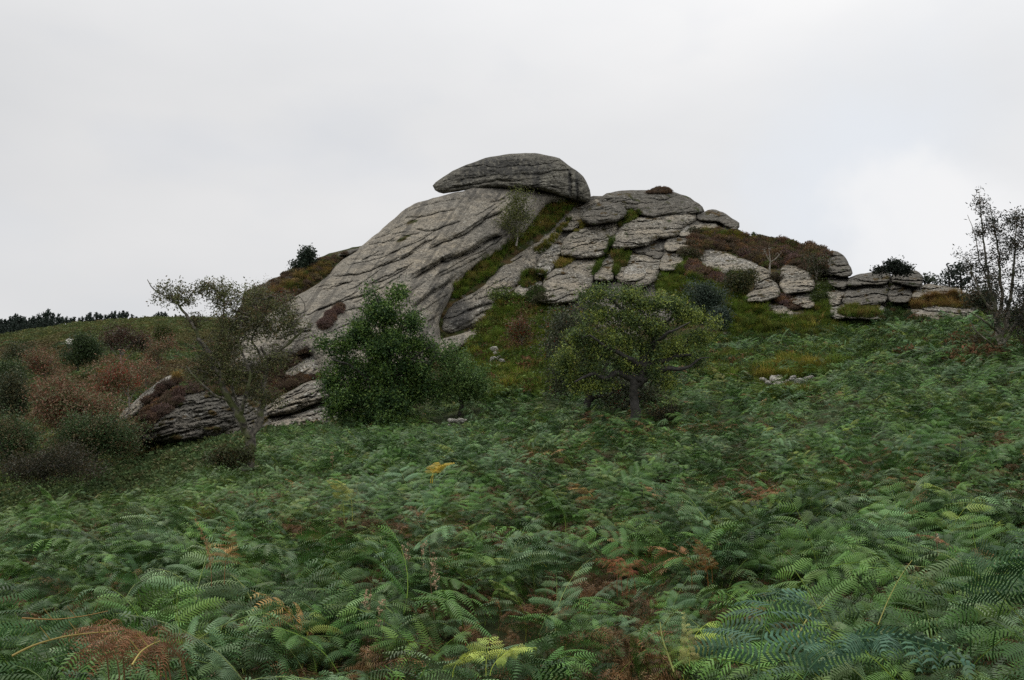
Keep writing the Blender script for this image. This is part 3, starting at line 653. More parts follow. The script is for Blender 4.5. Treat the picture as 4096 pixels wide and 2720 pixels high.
 ('granite_slab', 'low dark ledge under the rusty grass fringe', c4([(935, 1005), (938, 950), (1000, 915), (1150, 900), (1350, 920), (1390, 955), (1375, 990), (1200, 1010), (1000, 1012)]), dict(off=-.9, bulge=1.2, R=7, mat=M_ROCK_B)),
 ('granite_slab', 'low ledge with a mossy middle at the foot of the square stack', c4([(390, 995), (395, 950), (355, 935), (480, 908), (700, 898), (755, 920), (768, 962), (762, 1005), (700, 1000), (500, 990)]), dict(off=-.9, bulge=1.2, R=7, mat=M_ROCK_P)),
 ('granite_block', 'small stone at the tip of the long layered slab', c4([(1355, 850), (1370, 836), (1440, 838), (1440, 862), (1380, 868)]), dict(off=-.2, bulge=.6, R=3, mat=M_ROCK_B)),
]
for i, (nm, lb, po, kw) in enumerate(BL):
    kw.setdefault('mat', M_ROCK_B); kw.setdefault('thick', 5)
    u0 = np.mean([q[0] for q in po]); w = np.ptp([q[0] for q in po])
    layered = u0 > 735
    rp = dict(s=(-.02 if u0 > 830 else .12) + .1 * math.sin(i * 2.1), c=.02 / max(w, 8), lay=((8, .42, -.15), (3.6, .20, -.2)) if layered else ((11, .28, .0), (4.5, .18, -.1), (2.3, .06, -.1)), n=.2, nf=.05, rough=.1 if kw['mat'] is not M_ROCK_D else .05)
    kw['R'] *= .42; kw['bulge'] *= .85; kw['smooth'] = 1; hh_ = np.ptp([q[1] for q in po]); vc_ = np.mean([q[1] for q in po]); kw['depth'] = lambda U, V, vc_=vc_, hh_=hh_: dtor(U, V) + (1.2 + .025 * hh_) * (vc_ - V) / hh_
    rock(nm, lb, 'rock', grow(po, 1.3), rp=rp, step=.5, jit=1.0, moss=lambda U, V, i=i: np.clip(.22 + .6 * fbm(U / 9, V / 6, i, 3), 0, 1) * .8, **kw)

# lower left outcrops
rock('granite_slab', 'pale tongue of rock along the top of the low left outcrop', 'rock', grow(cE([(0, 1140), (30, 1100), (110, 1040), (200, 945), (290, 885), (350, 845), (430, 805), (440, 840), (380, 880), (320, 930), (240, 1000), (130, 1080), (40, 1150)]), 3), off=.6, bulge=1.0, R=6, thick=5, mat=M_ROCK_P, rp=dict(s=.8, lay=((6, .15, 0),), rough=.08))
rock('granite_outcrop', 'dark thinly layered low outcrop behind the sparse left hawthorn', 'rock', cE([(60, 1370), (75, 1260), (110, 1180), (200, 1080), (330, 985), (450, 915), (600, 895), (720, 900), (860, 940), (900, 1060), (880, 1200), (760, 1290), (640, 1300), (520, 1330), (400, 1325), (250, 1310), (140, 1355)]), off=-.6, bulge=2.0, R=16, thick=8, mat=M_ROCK_D,
     rp=dict(s=.22, lay=((9, .26, -.1), (4.2, .18, -.2), (2.2, .07, -.2)), n=.3, rough=.12), moss=lambda U, V: np.clip(.15 + .7 * fbm(U / 14, V / 8, 5, 3) + blob(165, 400, 30, 10, .6)(U, V) * .5, 0, 1))
rock('granite_outcrop', 'pale rough sheet climbing from the low outcrop beside the dark green tree', 'rock', c2([(195, 1075), (250, 1010), (330, 950), (420, 905), (520, 860), (600, 900), (620, 1000), (560, 1050), (400, 1060), (300, 1065)]), off=.1, bulge=1.2, R=10, thick=6, mat=M_ROCK_P, rp=dict(s=.45, lay=((8, .2, 0), (4, .12, -.1)), rough=.1))
rock('granite_outcrop', 'layered ledge above the long black hollow between left hawthorn and dark green tree', 'rock', c2([(105, 1310), (110, 1260), (220, 1190), (330, 1130), (400, 1090), (520, 1075), (640, 1090), (660, 1180), (560, 1220), (440, 1255), (330, 1300), (200, 1335), (130, 1340)]), off=-.6, bulge=1.8, R=10, thick=6, mat=M_ROCK_B, rp=dict(s=.34, lay=((9, .36, -.2), (4, .2, -.2)), rough=.08),
     cracks=[(c2([(160, 1250), (260, 1205), (390, 1150)]), 1.3, .6), (c2([(150, 1290), (300, 1250), (440, 1225)]), 1.2, .5)])
rock('granite_outcrop', 'bottom ledge under the long black hollow, meeting the bracken', 'rock', c2([(100, 1480), (95, 1385), (150, 1345), (300, 1325), (440, 1275), (600, 1230), (720, 1250), (760, 1330), (640, 1380), (540, 1395), (420, 1440), (280, 1480), (180, 1500)]), off=-.1, bulge=1.6, R=12, thick=6, mat=M_ROCK_B, rp=dict(s=.2, lay=((9, .3, -.2), (4, .18, -.2)), rough=.06))
rock('granite_outcrop', 'rock behind the trunks of the sparse left hawthorn', 'rock', cE([(700, 1310), (730, 1100), (790, 980), (900, 910), (1010, 930), (1090, 1010), (1190, 1080), (1200, 1300), (1000, 1350), (850, 1350)]), off=-.3, bulge=1.2, R=12, thick=6, mat=M_ROCK_D, rp=dict(s=.26, lay=((9, .26, -.1), (4.2, .18, -.2), (2.2, .07, -.2)), rough=.1), moss=lambda U, V: np.clip(.3 + .6 * fbm(U / 10, V / 7, 2, 3), 0, 1))

# pale stones showing in the grass and bracken
def stone_mesh(seed, mat):
    rs = np.random.RandomState(seed)
    n1_, n2_ = 7, 10
    vs = [(0, 0, 1)]
    for i in range(1, n1_):
        for j in range(n2_):
            a = math.pi * i / n1_; b = 2 * math.pi * j / n2_
            vs.append((math.sin(a) * math.cos(b), math.sin(a) * math.sin(b), math.cos(a)))
    vs.append((0, 0, -1)); vs = np.array(vs)
    k = 1 + .35 * fbm(vs[:, 0] * 1.3 + seed, vs[:, 1] * 1.3, vs[:, 2] * 1.3, 3)
    vs = vs * k[:, None] * (1, .8, .55)
    quads, tris = [], []
    for i in range(n1_ - 2):
        for j in range(n2_):
            a = 1 + i * n2_ + j; b = 1 + i * n2_ + (j + 1) % n2_
            quads.append((a, a + n2_, b + n2_, b))
    for j in range(n2_):
        tris.append((0, 1 + j, 1 + (j + 1) % n2_)); o = 1 + (n1_ - 2) * n2_
        tris.append((len(vs) - 1, o + (j + 1) % n2_, o + j))
    return mk_mesh('stone', vs, [np.array(quads), np.array(tris)], mat, False)
M_STONE = rock_mat('stone_white', base=(.60, .58, .51), warm=(.62, .58, .49), light=(.75, .74, .67), speck=1., dk=.25)
STONES = [stone_mesh(s, M_STONE) for s in range(5)]
def stones(name, label, cat, spots, size, near=.5, d=None):
    spots = [(u + random.uniform(-2, 2), v + random.uniform(-1, 1.6), s * random.choice((.5, .7, .85, 1.1, 1.3))) for u, v, s in spots]
    dd = depth_at(spots[0][0], spots[0][1]) if d is None else d
    base = P(spots[0][0], spots[0][1], dd)
    e = empty(name, tuple(base), label, cat)
    for i, (u, v, s) in enumerate(spots):
        o = link('stone', STONES[i % 5], e)
        di = dd if d is not None else min(max(float(depth_at(u, v + 1)), dd - 4), dd + 4)
        o.location = Vector(P(u, v, di - near)) - Vector(base); k = 1.3 * s * dd / F
        o.scale = (k, k, k); o.rotation_euler = (random.uniform(-.3, .3), random.uniform(-.3, .3), random.uniform(0, 6))
    return e

# ------------------------------------------------------------------ bracken and tuft geometry
def nrm(a): return a / (np.linalg.norm(a, axis=-1, keepdims=True) + 1e-9)
def frond_geo(seed, stem=.55, L=.95, npair=13, curl=1.0, pl=.40, start=15, end=105, fine=.017, droop=.25, withered=0.):
    rs = np.random.RandomState(seed)
    NS = 40
    tot = stem + L
    s = np.linspace(0, tot, NS)
    ang = np.radians(np.where(s < stem, start * s / stem, start + (end * curl - start) * ((s - stem) / L) ** .9))
    side = rs.uniform(-.25, .25)
    ds = s[1] - s[0]
    cx = np.cumsum(np.r_[0, np.sin(side * s[1:] / tot * 1.2) * ds * .35])
    cy = np.cumsum(np.r_[0, np.sin(ang[1:]) * ds]); cz = np.cumsum(np.r_[0, np.cos(ang[1:]) * ds])
    C = np.c_[cx, cy, cz]; T = nrm(np.gradient(C, axis=0))
    X = np.array([1., 0, 0]); 
    V, Fq, Ft, S = [], [], [], []
    nv = 0
    # stalk: 3 sided tube
    rad = np.interp(s, [0, stem, tot], [.006, .0045, .001])
    Nn = nrm(np.cross(np.tile(X, (NS, 1)), T)); Sd = nrm(np.cross(T, Nn))
    idx = np.arange(0, NS, 3)
    for k in range(3):
        a = 2 * math.pi * k / 3
        V.append(C[idx] + rad[idx, None] * (math.cos(a) * Nn[idx] + math.sin(a) * Sd[idx])); S.append(np.tile([2.3, 1.75, 1.1] if not withered else [1., 1., 1.], (len(idx), 1)))
    m = len(idx)
    for k in range(3):
        k2 = (k + 1) % 3
        a = np.arange(m - 1)
        Fq.append(np.stack([k * m + a, k2 * m + a, k2 * m + a + 1, k * m + a + 1], -1))
    nv = 3 * m
    for i in range(npair):
        t = (i + .2) / npair; t = t ** .92
        sp = stem + t * L
        for sgn in (-1, 1):
            spj = sp + rs.uniform(-.01, .01) + (.012 if sgn > 0 else 0)
            c = np.array([np.interp(spj, s, C[:, k]) for k in range(3)]); tg = nrm(np.array([np.interp(spj, s, T[:, k]) for k in range(3)]))
            sd = X * sgn; n = nrm(np.cross(X, tg)) * 1.0
            if n[2] < 0 and ang.max() < 1.6: n = -n
            A = math.radians(rs.uniform(58, 72) - 20 * t)
            l = pl * (1 - t) ** .85 * (1 if i > 0 else .92) * rs.uniform(.88, 1.08) + .02
            dirp = nrm(sd * math.sin(A) + tg * math.cos(A))
            npn = max(3, int(l / fine))
            q = (np.arange(npn) + .6) / npn
            lift = rs.uniform(-.08, .25); dr = droop * rs.uniform(.6, 1.5)
            pc = c + dirp * (q * l)[:, None] + n * (lift * q * l)[:, None] + np.array([0, 0, -1.]) * (dr * (q ** 2) * l)[:, None]
            if withered: pc = pc + n * (withered * .5 * l * np.sin(q * 5 + rs.rand() * 6))[:, None]
            ptan = nrm(np.gradient(pc, axis=0)) if npn > 1 else np.tile(dirp, (npn, 1))
            pn = nrm(n - ptan * (ptan @ n)[:, None]); perp = nrm(np.cross(ptan, pn)); ro = rs.normal(0, .55); pn, perp = pn * math.cos(ro) + perp * math.sin(ro), perp * math.cos(ro) - pn * math.sin(ro)
            ln = .30 * l ** .8 * np.minimum(1, (1 - q) * 2.1 + .12) * (.75 + .25 * np.minimum(1, q * 6))
            ln = np.minimum(ln, .078) * rs.uniform(.85, 1.15, npn)
            if withered: ln = ln * .55
            w = fine * (.56 if not withered else .4)
            shade = rs.uniform(.55, 1.6) * np.array([rs.uniform(.9, 1.15), 1, rs.uniform(.85, 1.1)])
            # pinna midrib
            for g in (-1, 1):
                d0 = nrm(perp * g + ptan * .52)
                dn = -pn * rs.uniform(.35, .8) + np.array([0, 0, -.15]) + (rs.normal(size=(npn, 3)) * withered)
                b0 = pc - ptan * w / 2; b1 = pc + ptan * w / 2
                md = -pn * (ln * .10)[:, None]; m0 = pc + d0 * (ln * .55)[:, None] - ptan * w * .46 + md; m1 = pc + d0 * (ln * .55)[:, None] + ptan * w * .46 + md
                tp = pc + d0 * (ln * .95)[:, None] + dn * (ln * .6)[:, None] + ptan * w * .3
                vv = np.stack([b0, b1, m1, m0, tp], 1).reshape(-1, 3)
                o = nv + np.arange(npn) * 5
                Fq.append(np.stack([o, o + 1, o + 2, o + 3], -1)); Ft.append(np.stack([o + 3, o + 2, o + 4], -1))
                V.append(vv); S.append(np.tile(shade, (len(vv), 1)) * rs.uniform(.92, 1.08, (len(vv), 1))); nv += len(vv)
    return np.vstack(V), np.vstack(Fq), np.vstack(Ft), np.vstack(S)
def rgba(a): return np.c_[a, np.ones(len(a))]

SRC = {}
def source(coll, name, geo, mat):
    c = SRC.setdefault(coll, bpy.data.collections.new(coll + '_sources'))
    V, Fq, Ft, S = geo
    me = mk_mesh(name, V, [Fq, Ft], mat, False, {'shade': ('FLOAT_COLOR', rgba(S))})
    o = bpy.data.objects.new('%s.%03d' % (name, len(c.objects)), me); c.objects.link(o)
    return o
for i in range(7):
    source('bracken', 'bracken_frond', frond_geo(20 + i, stem=RNG.uniform(.35, .65), L=RNG.uniform(.8, 1.05), npair=5 + i % 3, pl=RNG.uniform(.46, .62), start=RNG.uniform(12, 40), end=RNG.uniform(85, 125), droop=RNG.uniform(.25, .7), fine=.026), M_FERN)
for i in range(3):      # withered, curled fronds
    source('bracken', 'bracken_frond', frond_geo(60 + i, stem=.4, L=.7, npair=12, pl=.26, start=20, end=130, droop=.9, withered=.35), M_FERN)

def blades(seed, n=46, h=.5, spread=.16, lean=.7, w=.007, ct=(1.2, 1.1, .8), cb=(.7, .8, .7)):
    rs = np.random.RandomState(seed); V, Fq, Ft, S = [], [], [], []
    for i in range(n):
        a = rs.uniform(0, 6.28); r = spread * math.sqrt(rs.rand()); b = np.array([r * math.cos(a), r * math.sin(a), 0])
        a2 = rs.uniform(0, 6.28); le = rs.uniform(.1, lean); hh = h * rs.uniform(.5, 1.1)
        d = np.array([math.cos(a2), math.sin(a2), 0]); p = np.array([-d[1], d[0], 0]) * w
        pts = [b + np.array([0, 0, hh * t]) + d * le * hh * t * t - np.array([0, 0, .35 * le * hh * t ** 3]) for t in (0, .4, .75, 1)]
        o = 7 * i
        V += [pts[0] - p, pts[0] + p, pts[1] - p, pts[1] + p, pts[2] - p * .6, pts[2] + p * .6, pts[3]]
        Fq += [(o, o + 1, o + 3, o + 2), (o + 2, o + 3, o + 5, o + 4)]; Ft += [(o + 4, o + 5, o + 6)]
        k = rs.uniform(.75, 1.25); S += [np.array(cb) * k] * 2 + [np.array(cb) * k * 1.05] * 2 + [np.array(ct) * k] * 3
    return np.array(V), np.array(Fq), np.array(Ft), np.array(S)
for i in range(4): source('grass', 'grass_tuft', blades(i + 5, 54, .42 + .08 * i, .18, 1.0, .008), M_TUFT)

def leafball(seed, n=260, R=(.5, .5, .42), size=.055, hollow=.35, low=-.1, elong=1.5, twig=0, kcol=.25):
    """an uneven dome of small leaves on twigs: heather cushions, gorse, low scrub."""
    rs = np.random.RandomState(seed)
    d = nrm(rs.normal(size=(n, 3))); d[:, 2] = np.abs(d[:, 2]) * 1.1 + low; d = nrm(d)
    rad = (hollow + (1 - hollow) * rs.rand(n) ** .6) * (1 + .35 * noise3(d[:, 0] * 1.8 + seed, d[:, 1] * 1.8, d[:, 2] * 1.8))
    c = d * rad[:, None] * np.array(R)
    ax = nrm(d + rs.normal(size=(n, 3)) * .7); b = nrm(np.cross(ax, rs.normal(size=(n, 3))))
    sz = size * rs.uniform(.6, 1.4, n)[:, None]
    V = np.stack([c - ax * sz * elong * .5, c + b * sz * .5, c + ax * sz * elong * .5, c - b * sz * .5], 1).reshape(-1, 3)
    o = np.arange(n) * 4; Fq = np.stack([o, o + 1, o + 2, o + 3], -1)
    k = rs.uniform(1 - kcol, 1 + kcol, n); S = np.repeat(np.c_[k * rs.uniform(.9, 1.1, n), k, k], 4, 0)
    Ft = np.zeros((0, 3), int)
    return V, Fq, Ft, S
def sprigs(seed, n=150, R=.42, h=.36, w=.02):
    rs = np.random.RandomState(seed); V, Fq, S = [], [], []
    for i in range(n):
        a = rs.uniform(0, 6.28); r = R * math.sqrt(rs.rand())
        top = np.array([r * math.cos(a), r * math.sin(a), h * (1 - (r / R) ** 2 * .75) * rs.uniform(.75, 1.2)])
        base = top * np.array([.6, .6, .35]); ax = top - base
        for t in (.35, .7, 1.0):
            c = base + ax * t + rs.normal(size=3) * .012
            b = nrm(rs.normal(size=3)) * w * rs.uniform(.7, 1.5); up = nrm(ax + rs.normal(size=3) * .15) * w * 2.2
            o = len(V); V += [c - b, c - up, c + b, c + up]; Fq.append((o, o + 1, o + 2, o + 3))
            k = rs.uniform(.75, 1.25) * (.8 + .35 * t); S += [np.array([k, k, k])] * 4
    return np.array(V), np.array(Fq), np.zeros((0, 3), int), np.array(S)
for i in range(4): source('heather', 'heather_cushion', sprigs(i + 31), M_TUFT)
for i in range(4): source('scrub', 'scrub_tuft', leafball(i + 41, 300, (.6, .6, .5), .075), M_TUFT)

# one node group that stands a source on every point of a mesh, with the point's own turn, size, kind and colour
def scatter_group():
    g = bpy.data.node_groups.new('scatter_on_points', 'GeometryNodeTree')
    g.interface.new_socket('Geometry', in_out='INPUT', socket_type='NodeSocketGeometry')
    g.interface.new_socket('Sources', in_out='INPUT', socket_type='NodeSocketCollection')
    g.interface.new_socket('Geometry', in_out='OUTPUT', socket_type='NodeSocketGeometry')
    N, L = g.nodes, g.links
    gi, go = N.new('NodeGroupInput'), N.new('NodeGroupOutput')
    ci = N.new('GeometryNodeCollectionInfo'); ci.inputs['Separate Children'].default_value = True; ci.inputs['Reset Children'].default_value = True
    L.new(gi.outputs['Sources'], ci.inputs['Collection'])
    ip = N.new('GeometryNodeInstanceOnPoints'); ip.inputs['Pick Instance'].default_value = True
    def at(n, t):
        a = N.new('GeometryNodeInputNamedAttribute'); a.data_type = t; a.inputs['Name'].default_value = n; return a.outputs['Attribute']
    L.new(gi.outputs['Geometry'], ip.inputs['Points']); L.new(ci.outputs['Instances'], ip.inputs['Instance'])
    L.new(at('pick', 'INT'), ip.inputs['Instance Index'])
    er = N.new('FunctionNodeEulerToRotation'); L.new(at('turn', 'FLOAT_VECTOR'), er.inputs[0]); L.new(er.outputs[0], ip.inputs['Rotation'])
    L.new(at('size', 'FLOAT_VECTOR'), ip.inputs['Scale'])
    L.new(ip.outputs[0], go.inputs[0])
    return g
GN = scatter_group()
def scatter(name, label, coll, pts, turn, size, pick, tint, kind='stuff', parent=None):
    n = len(pts)
    size = np.asarray(size, float)
    if size.ndim == 1: size = np.repeat(size[:, None], 3, 1)
    me = mk_mesh(name, pts, [], None, False, {'turn': ('FLOAT_VECTOR', turn), 'size': ('FLOAT_VECTOR', size), 'pick': ('INT', np.asarray(pick)), 'tint': ('FLOAT_COLOR', rgba(np.clip(tint, 0.002, 1)))}) if n else None
    o = link(name, me, parent)
    m = o.modifiers.new('scatter', 'NODES'); m.node_group = GN
    m['Socket_1'] = SRC[coll]
    return tag(o, label, None, kind)

def pick_tint(rs, n, pal, w, var=.18):
    pal = np.array(pal, float); idx = rs.choice(len(pal), n, p=np.array(w) / np.sum(w))
    t = pal[idx] * rs.uniform(1 - var, 1 + var, (n, 1)) * rs.uniform(.93, 1.07, (n, 3))
    return t
# --- bracken over the near slope
rs = np.random.RandomState(5)
GREEN = np.array([.062, .128, .027]); BLUE = np.array([.088, .150, .066]); YEL = np.array([.13, .18, .036]); BROWN = np.array([.175, .098, .044]); TAN = np.array([.24, .15, .06]); DARK = np.array([.026, .060, .015])
def brown_patches():
    out = []
    for (u, v, r, k) in ((165, 628, .55, .9), (625, 425, 2.6, .75), (690, 440, 2.4, .8), (560, 440, 2.4, .35), (505, 470, 1.3, .6), (540, 458, 1.2, .6), (700, 520, .5, .6), (228, 545, .35, .7), (752, 500, .8, .6), (880, 490, 1.2, .6), (860, 505, .8, .5),
                         (620, 573, .4, .6), (590, 565, .4, .5), (600, 600, .5, .4), (985, 350, 2.5, .6), (700, 370, 3, .4), (860, 345, 3., .3), (750, 385, 2., .4), (30, 470, 3, .08), (150, 460, 3, .05), (265, 500, 1., .4), (390, 600, .6, .35), (410, 550, .6, .3), (480, 650, .7, .4), (560, 668, .7, .3), (120, 655, .5, .4), (750, 655, .5, .3)):
        out.append((P(u, v, depth_at(u, v, TB))[:2], r, k))
    return out
BP = brown_patches()
def bracken_field():
    th = []; r = []
    for (ra, rb, dens, th0, th1) in ((1.2, 6, 36, -38, 38), (6, 12, 32, -34, 34), (12, 22, 28, -32, 33), (22, 38, 20, -32, 33), (38, 70, 11.0, -31, 33)):
        a = .5 * (rb ** 2 - ra ** 2) * math.radians(th1 - th0); n = int(a * dens)
        r.append(np.sqrt(rs.uniform(ra ** 2, rb ** 2, n))); th.append(np.radians(rs.uniform(th0, th1, n)))
    r = np.concatenate(r); th = np.concatenate(th); x, y = r * np.sin(th), r * np.cos(th)
    z = zt(x, y); u, v = proj(np.c_[x, y, z])
    keep = np.ones(len(x), bool)
    # left: the field ends where the ground drops to the thicket; ahead: at the foot of the rocks and the grassy bank
    lim = np.interp(u, [-60, 150, 230, 300, 380, 450, 470, 560, 600, 640, 700, 850, 1100], [27, 30, 36, 49, 50, 52, 52, 53, 55, 57, 58, 60, 60])
    keep &= y < lim + 2.0 * noise3(x / 4, y / 4, 7.)
    # hidden well behind rock or slope: leave out
    for a, b, c_, e_ in ((753, 814, 379, 398), (446, 470, 418, 438)): keep &= ~((u > a) & (u < b) & (v > c_) & (v < e_))
    keep &= ~((y > 44) & (u > 640) & (fbm(x / 4.5, y / 4.5, 31., 3) > .28))
    vis = y < depth_at(u, np.clip(v - 887 * 1.0 / np.maximum(y, 1), 100, 699), DB) + 3.0
    keep &= vis
    gap = fbm(x / 1.6, y / 1.6, 12.3, 3)
    keep &= rs.rand(len(x)) < np.where(gap < -.26, .14, .85)
    x, y, z, r, u, v, gap = (a[keep] for a in (x, y, z, r, u, v, gap)); n = len(x)
    yaw = 2 * math.pi * (.9 * fbm(x / 5, y / 5, 1.1, 2)) + math.pi + rs.normal(0, .9, n)
    hum = np.clip(.5 + .5 * fbm(x / 2.2, y / 2.2, 4.4, 3), 0, 1)
    size = .62 * (.50 + .95 * hum) * rs.uniform(.72, 1.18, n) * np.where(r > 22, 1.0, 1.0) * (1 + .25 * sst(25, 60, r))
    size *= 1 + .18 * sst(15, 6, r)
    tn = fbm(x / 6., y / 6., 2.5, 3)
    t = pick_tint(rs, n, [GREEN, BLUE, YEL, BROWN, TAN, DARK], [.40, .27, .035, .02, .01, .30], .34)
    yl = (tn > .3) & (rs.rand(n) < .3); t[yl] = t[yl] * .4 + YEL * .62
    left = sst(420, 120, u) * sst(10, 20, y)
    t = t * (1 - .4 * left[:, None]) + .4 * left[:, None] * np.array([.10, .165, .042])
    pick = rs.randint(0, 7, n)
    pb = np.zeros(n)
    for c, R, k in BP: pb = np.maximum(pb, k * np.clip(1.5 - np.hypot(x - c[0], y - c[1]) / R, 0, 1))
    br = rs.rand(n) < np.clip(pb, 0, .93) 
    t[br] = np.where(rs.rand(br.sum(), 1) < .8, BROWN, TAN) * rs.uniform(.7, 1.3, (br.sum(), 1)); pick[br & (rs.rand(n) < .75)] = rs.randint(7, 10)
    old = t[:, 0] > t[:, 1]
    size = np.where(old, size * .85, size)
    dead_under = rs.rand(n) < .12
    turn = np.c_[rs.normal(0, .3, n), rs.normal(0, .3, n), yaw]
    size3 = np.c_[size, size, size * np.where(old, .8, rs.uniform(.8, 1.1, n))]
    return np.c_[x, y, z - .03], turn, size3, pick, t
bp_, bt_, bs_, bk_, bc_ = bracken_field()
scatter('bracken', 'waist-high green bracken covering the slope below the tor, browning in places', 'bracken', bp_, bt_, bs_, bk_, bc_)
print('bracken', len(bp_))
# dry litter under the bracken
th = np.radians(rs.uniform(-36, 36, 5000)); r = np.sqrt(rs.uniform(2, 22 ** 2, 5000)); x, y = r * np.sin(th), r * np.cos(th)
scatter('bracken_litter', 'brown dead bracken lying under the green fronds', 'bracken', np.c_[x, y, zt(x, y) - .12], np.c_[rs.normal(0, .5, 5000), rs.normal(0, .5, 5000), rs.uniform(0, 6.28, 5000)], rs.uniform(.5, .8, 5000), rs.randint(7, 10, 5000), pick_tint(rs, 5000, [BROWN * .8, TAN * .6, BROWN * .5], [1, .5, 1]))

# --- plants standing on what the camera sees: sampled in an area, planted on the surface there
def on_surface(poly, dens, seed, edge=0):
    rs = np.random.RandomState(seed); p = np.asarray(poly, float)
    x0, y0 = p.min(0); x1, y1 = p.max(0); n = int((x1 - x0) * (y1 - y0) * dens)
    U, V = rs.uniform(x0, x1, n), rs.uniform(y0, y1, n)
    s, _, _ = sdist(U, V, poly_prep(p, seed=seed, jit=1.5))
    k = s > edge * rs.rand(n)
    U, V = U[k], V[k]
    d = depth_at(U, V); ok = d < 900
    U, V, d = U[ok], V[ok], d[ok]
    return U, V, P(U, V, d + .08), rs
G_GRN = (.095, .145, .028); G_YEL = (.19, .18, .042); G_RUST = (.185, .132, .058); G_STRAW = (.27, .19, .085); G_DK = (.048, .075, .020); G_BRT = (.11, .185, .028)
H_BRN = (.095, .068, .046); H_PUR = (.110, .072, .064); H_RUST = (.135, .078, .040); H_DK = (.048, .048, .026); H_GRN = (.075, .088, .026)
def patch(name, label, coll, poly, dens, seed, size, pal, w, flat=1., lift=0):
    U, V, pts, rs = on_surface(poly, dens, seed)
    n = len(pts)
    if not n: return
    t = pick_tint(rs, n, pal, w)
    # colours gather in clumps
    m = 1.3 * fbm(U / 11, V / 6, seed + .3, 3)[:, None]; t2 = np.array(pal[0]) ; t3 = np.array(pal[-1])
    t = np.where(m > .25, t * .45 + t2 * .55, np.where(m < -.3, t * .45 + t3 * .55, t))
    s = size * rs.uniform(.6, 1.3, n) * np.clip(1 + .95 * fbm(U / 8, V / 5, seed + 9, 3), .4, 2.2)
    scatter(name, label, coll, pts - [0, 0, lift], np.c_[rs.normal(0, .2, n), rs.normal(0, .2, n), rs.uniform(0, 6.28, n)], np.c_[s, s, s * flat], rs.randint(0, 4, n), t)

gully = c1([(1060, 470), (1130, 445), (1210, 432), (1290, 440), (1300, 465), (1230, 510), (1170, 570), (1130, 620), (1080, 660), (1010, 690), (930, 740), (860, 780), (790, 830), (730, 870), (700, 960), (600, 1030), (500, 1090), (420, 1150), (365, 1160), (375, 1100), (420, 1030), (500, 960), (585, 900), (600, 870), (700, 820), (780, 740), (860, 700), (950, 640), (990, 570), (1020, 530)])
patch('grass', 'green and rusty grass strip climbing the gully beside the great slab', 'grass', gully, 1.4, 1, .75, [G_GRN, G_YEL, G_BRT, G_DK, G_RUST], [.4, .15, .2, .2, .2])
patch('grass', 'rusty grass on the upper ledge below the capstone', 'grass', c1([(1070, 470), (1180, 440), (1300, 445), (1290, 470), (1200, 500), (1090, 520)]), 1.5, 2, .8, [G_RUST, G_YEL, G_RUST], [.4, .3, .3])
patch('grass', 'thin grassy cleft running up behind the broken rock column', 'grass', c1([(960, 800), (1060, 740), (1130, 660), (1200, 580), (1240, 560), (1230, 610), (1170, 680), (1110, 760), (1040, 830), (980, 830)]), 1.0, 3, .6, [G_YEL, G_RUST, G_DK], [.4, .3, .3])
patch('grass', 'grass in the cleft under the crest lens', 'grass', c1([(1580, 640), (1600, 590), (1650, 530), (1720, 500), (1760, 540), (1700, 580), (1640, 600), (1600, 650)]), 1.5, 4, .75, [G_GRN, G_RUST, G_DK], [.5, .25, .25])
patch('grass', 'dark grassy cleft between the broad grey block and its neighbour', 'grass', c1([(1440, 850), (1500, 800), (1530, 760), (1560, 700), (1530, 820), (1470, 880), (1450, 920), (1410, 1000), (1395, 1000), (1440, 900)]), 1.3, 5, .9, [G_DK, G_GRN, G_DK], [.5, .3, .2])
patch('grass', 'hanging tuft of yellowing grass in the cleft above the yellow-green tree', 'grass', c1([(1540, 830), (1600, 790), (1680, 800), (1680, 850), (1640, 930), (1600, 900), (1580, 1000), (1545, 1010), (1570, 900)]), 1.8, 6, .85, [G_GRN, G_RUST, G_DK], [.4, .3, .4])
patch('grass', 'straw-coloured tuft on the ledge under the broad grey block', 'grass', c1([(1120, 930), (1170, 870), (1250, 855), (1260, 890), (1180, 930), (1130, 945)]), 1.8, 7, .8, [G_STRAW, G_RUST, G_YEL], [.5, .2, .3])
patch('grass', 'small dry tuft left of the oval boulder', 'grass', c1([(1310, 640), (1330, 590), (1370, 615), (1350, 640), (1250, 680)]), 1.4, 8, .9, [G_STRAW, G_YEL], [.6, .4])
patch('heather', 'dark heather tuft crowning the crest dome', 'heather', c1([(1780, 385), (1830, 362), (1920, 360), (1975, 382), (1900, 396), (1820, 396)]), 2.2, 9, .8, [H_BRN, H_RUST, H_BRN], [.5, .2, .3])
patch('grass', 'grassy hummock left of the lichen-speckled lower block', 'grass', c1([(860, 1060), (890, 980), (960, 955), (1070, 965), (1060, 1000), (1000, 1030), (960, 1060), (880, 1090)]), 1.5, 10, .8, [G_GRN, G_RUST, H_DK], [.4, .3, .3])
patch('heather', 'dark shady growth at the foot of the lichen-speckled lower block', 'scrub', c1([(900, 1180), (980, 1120), (1040, 1080), (1030, 1190), (1060, 1240), (940, 1230)]), 1.0, 12, .9, [H_DK, G_DK], [.6, .4])

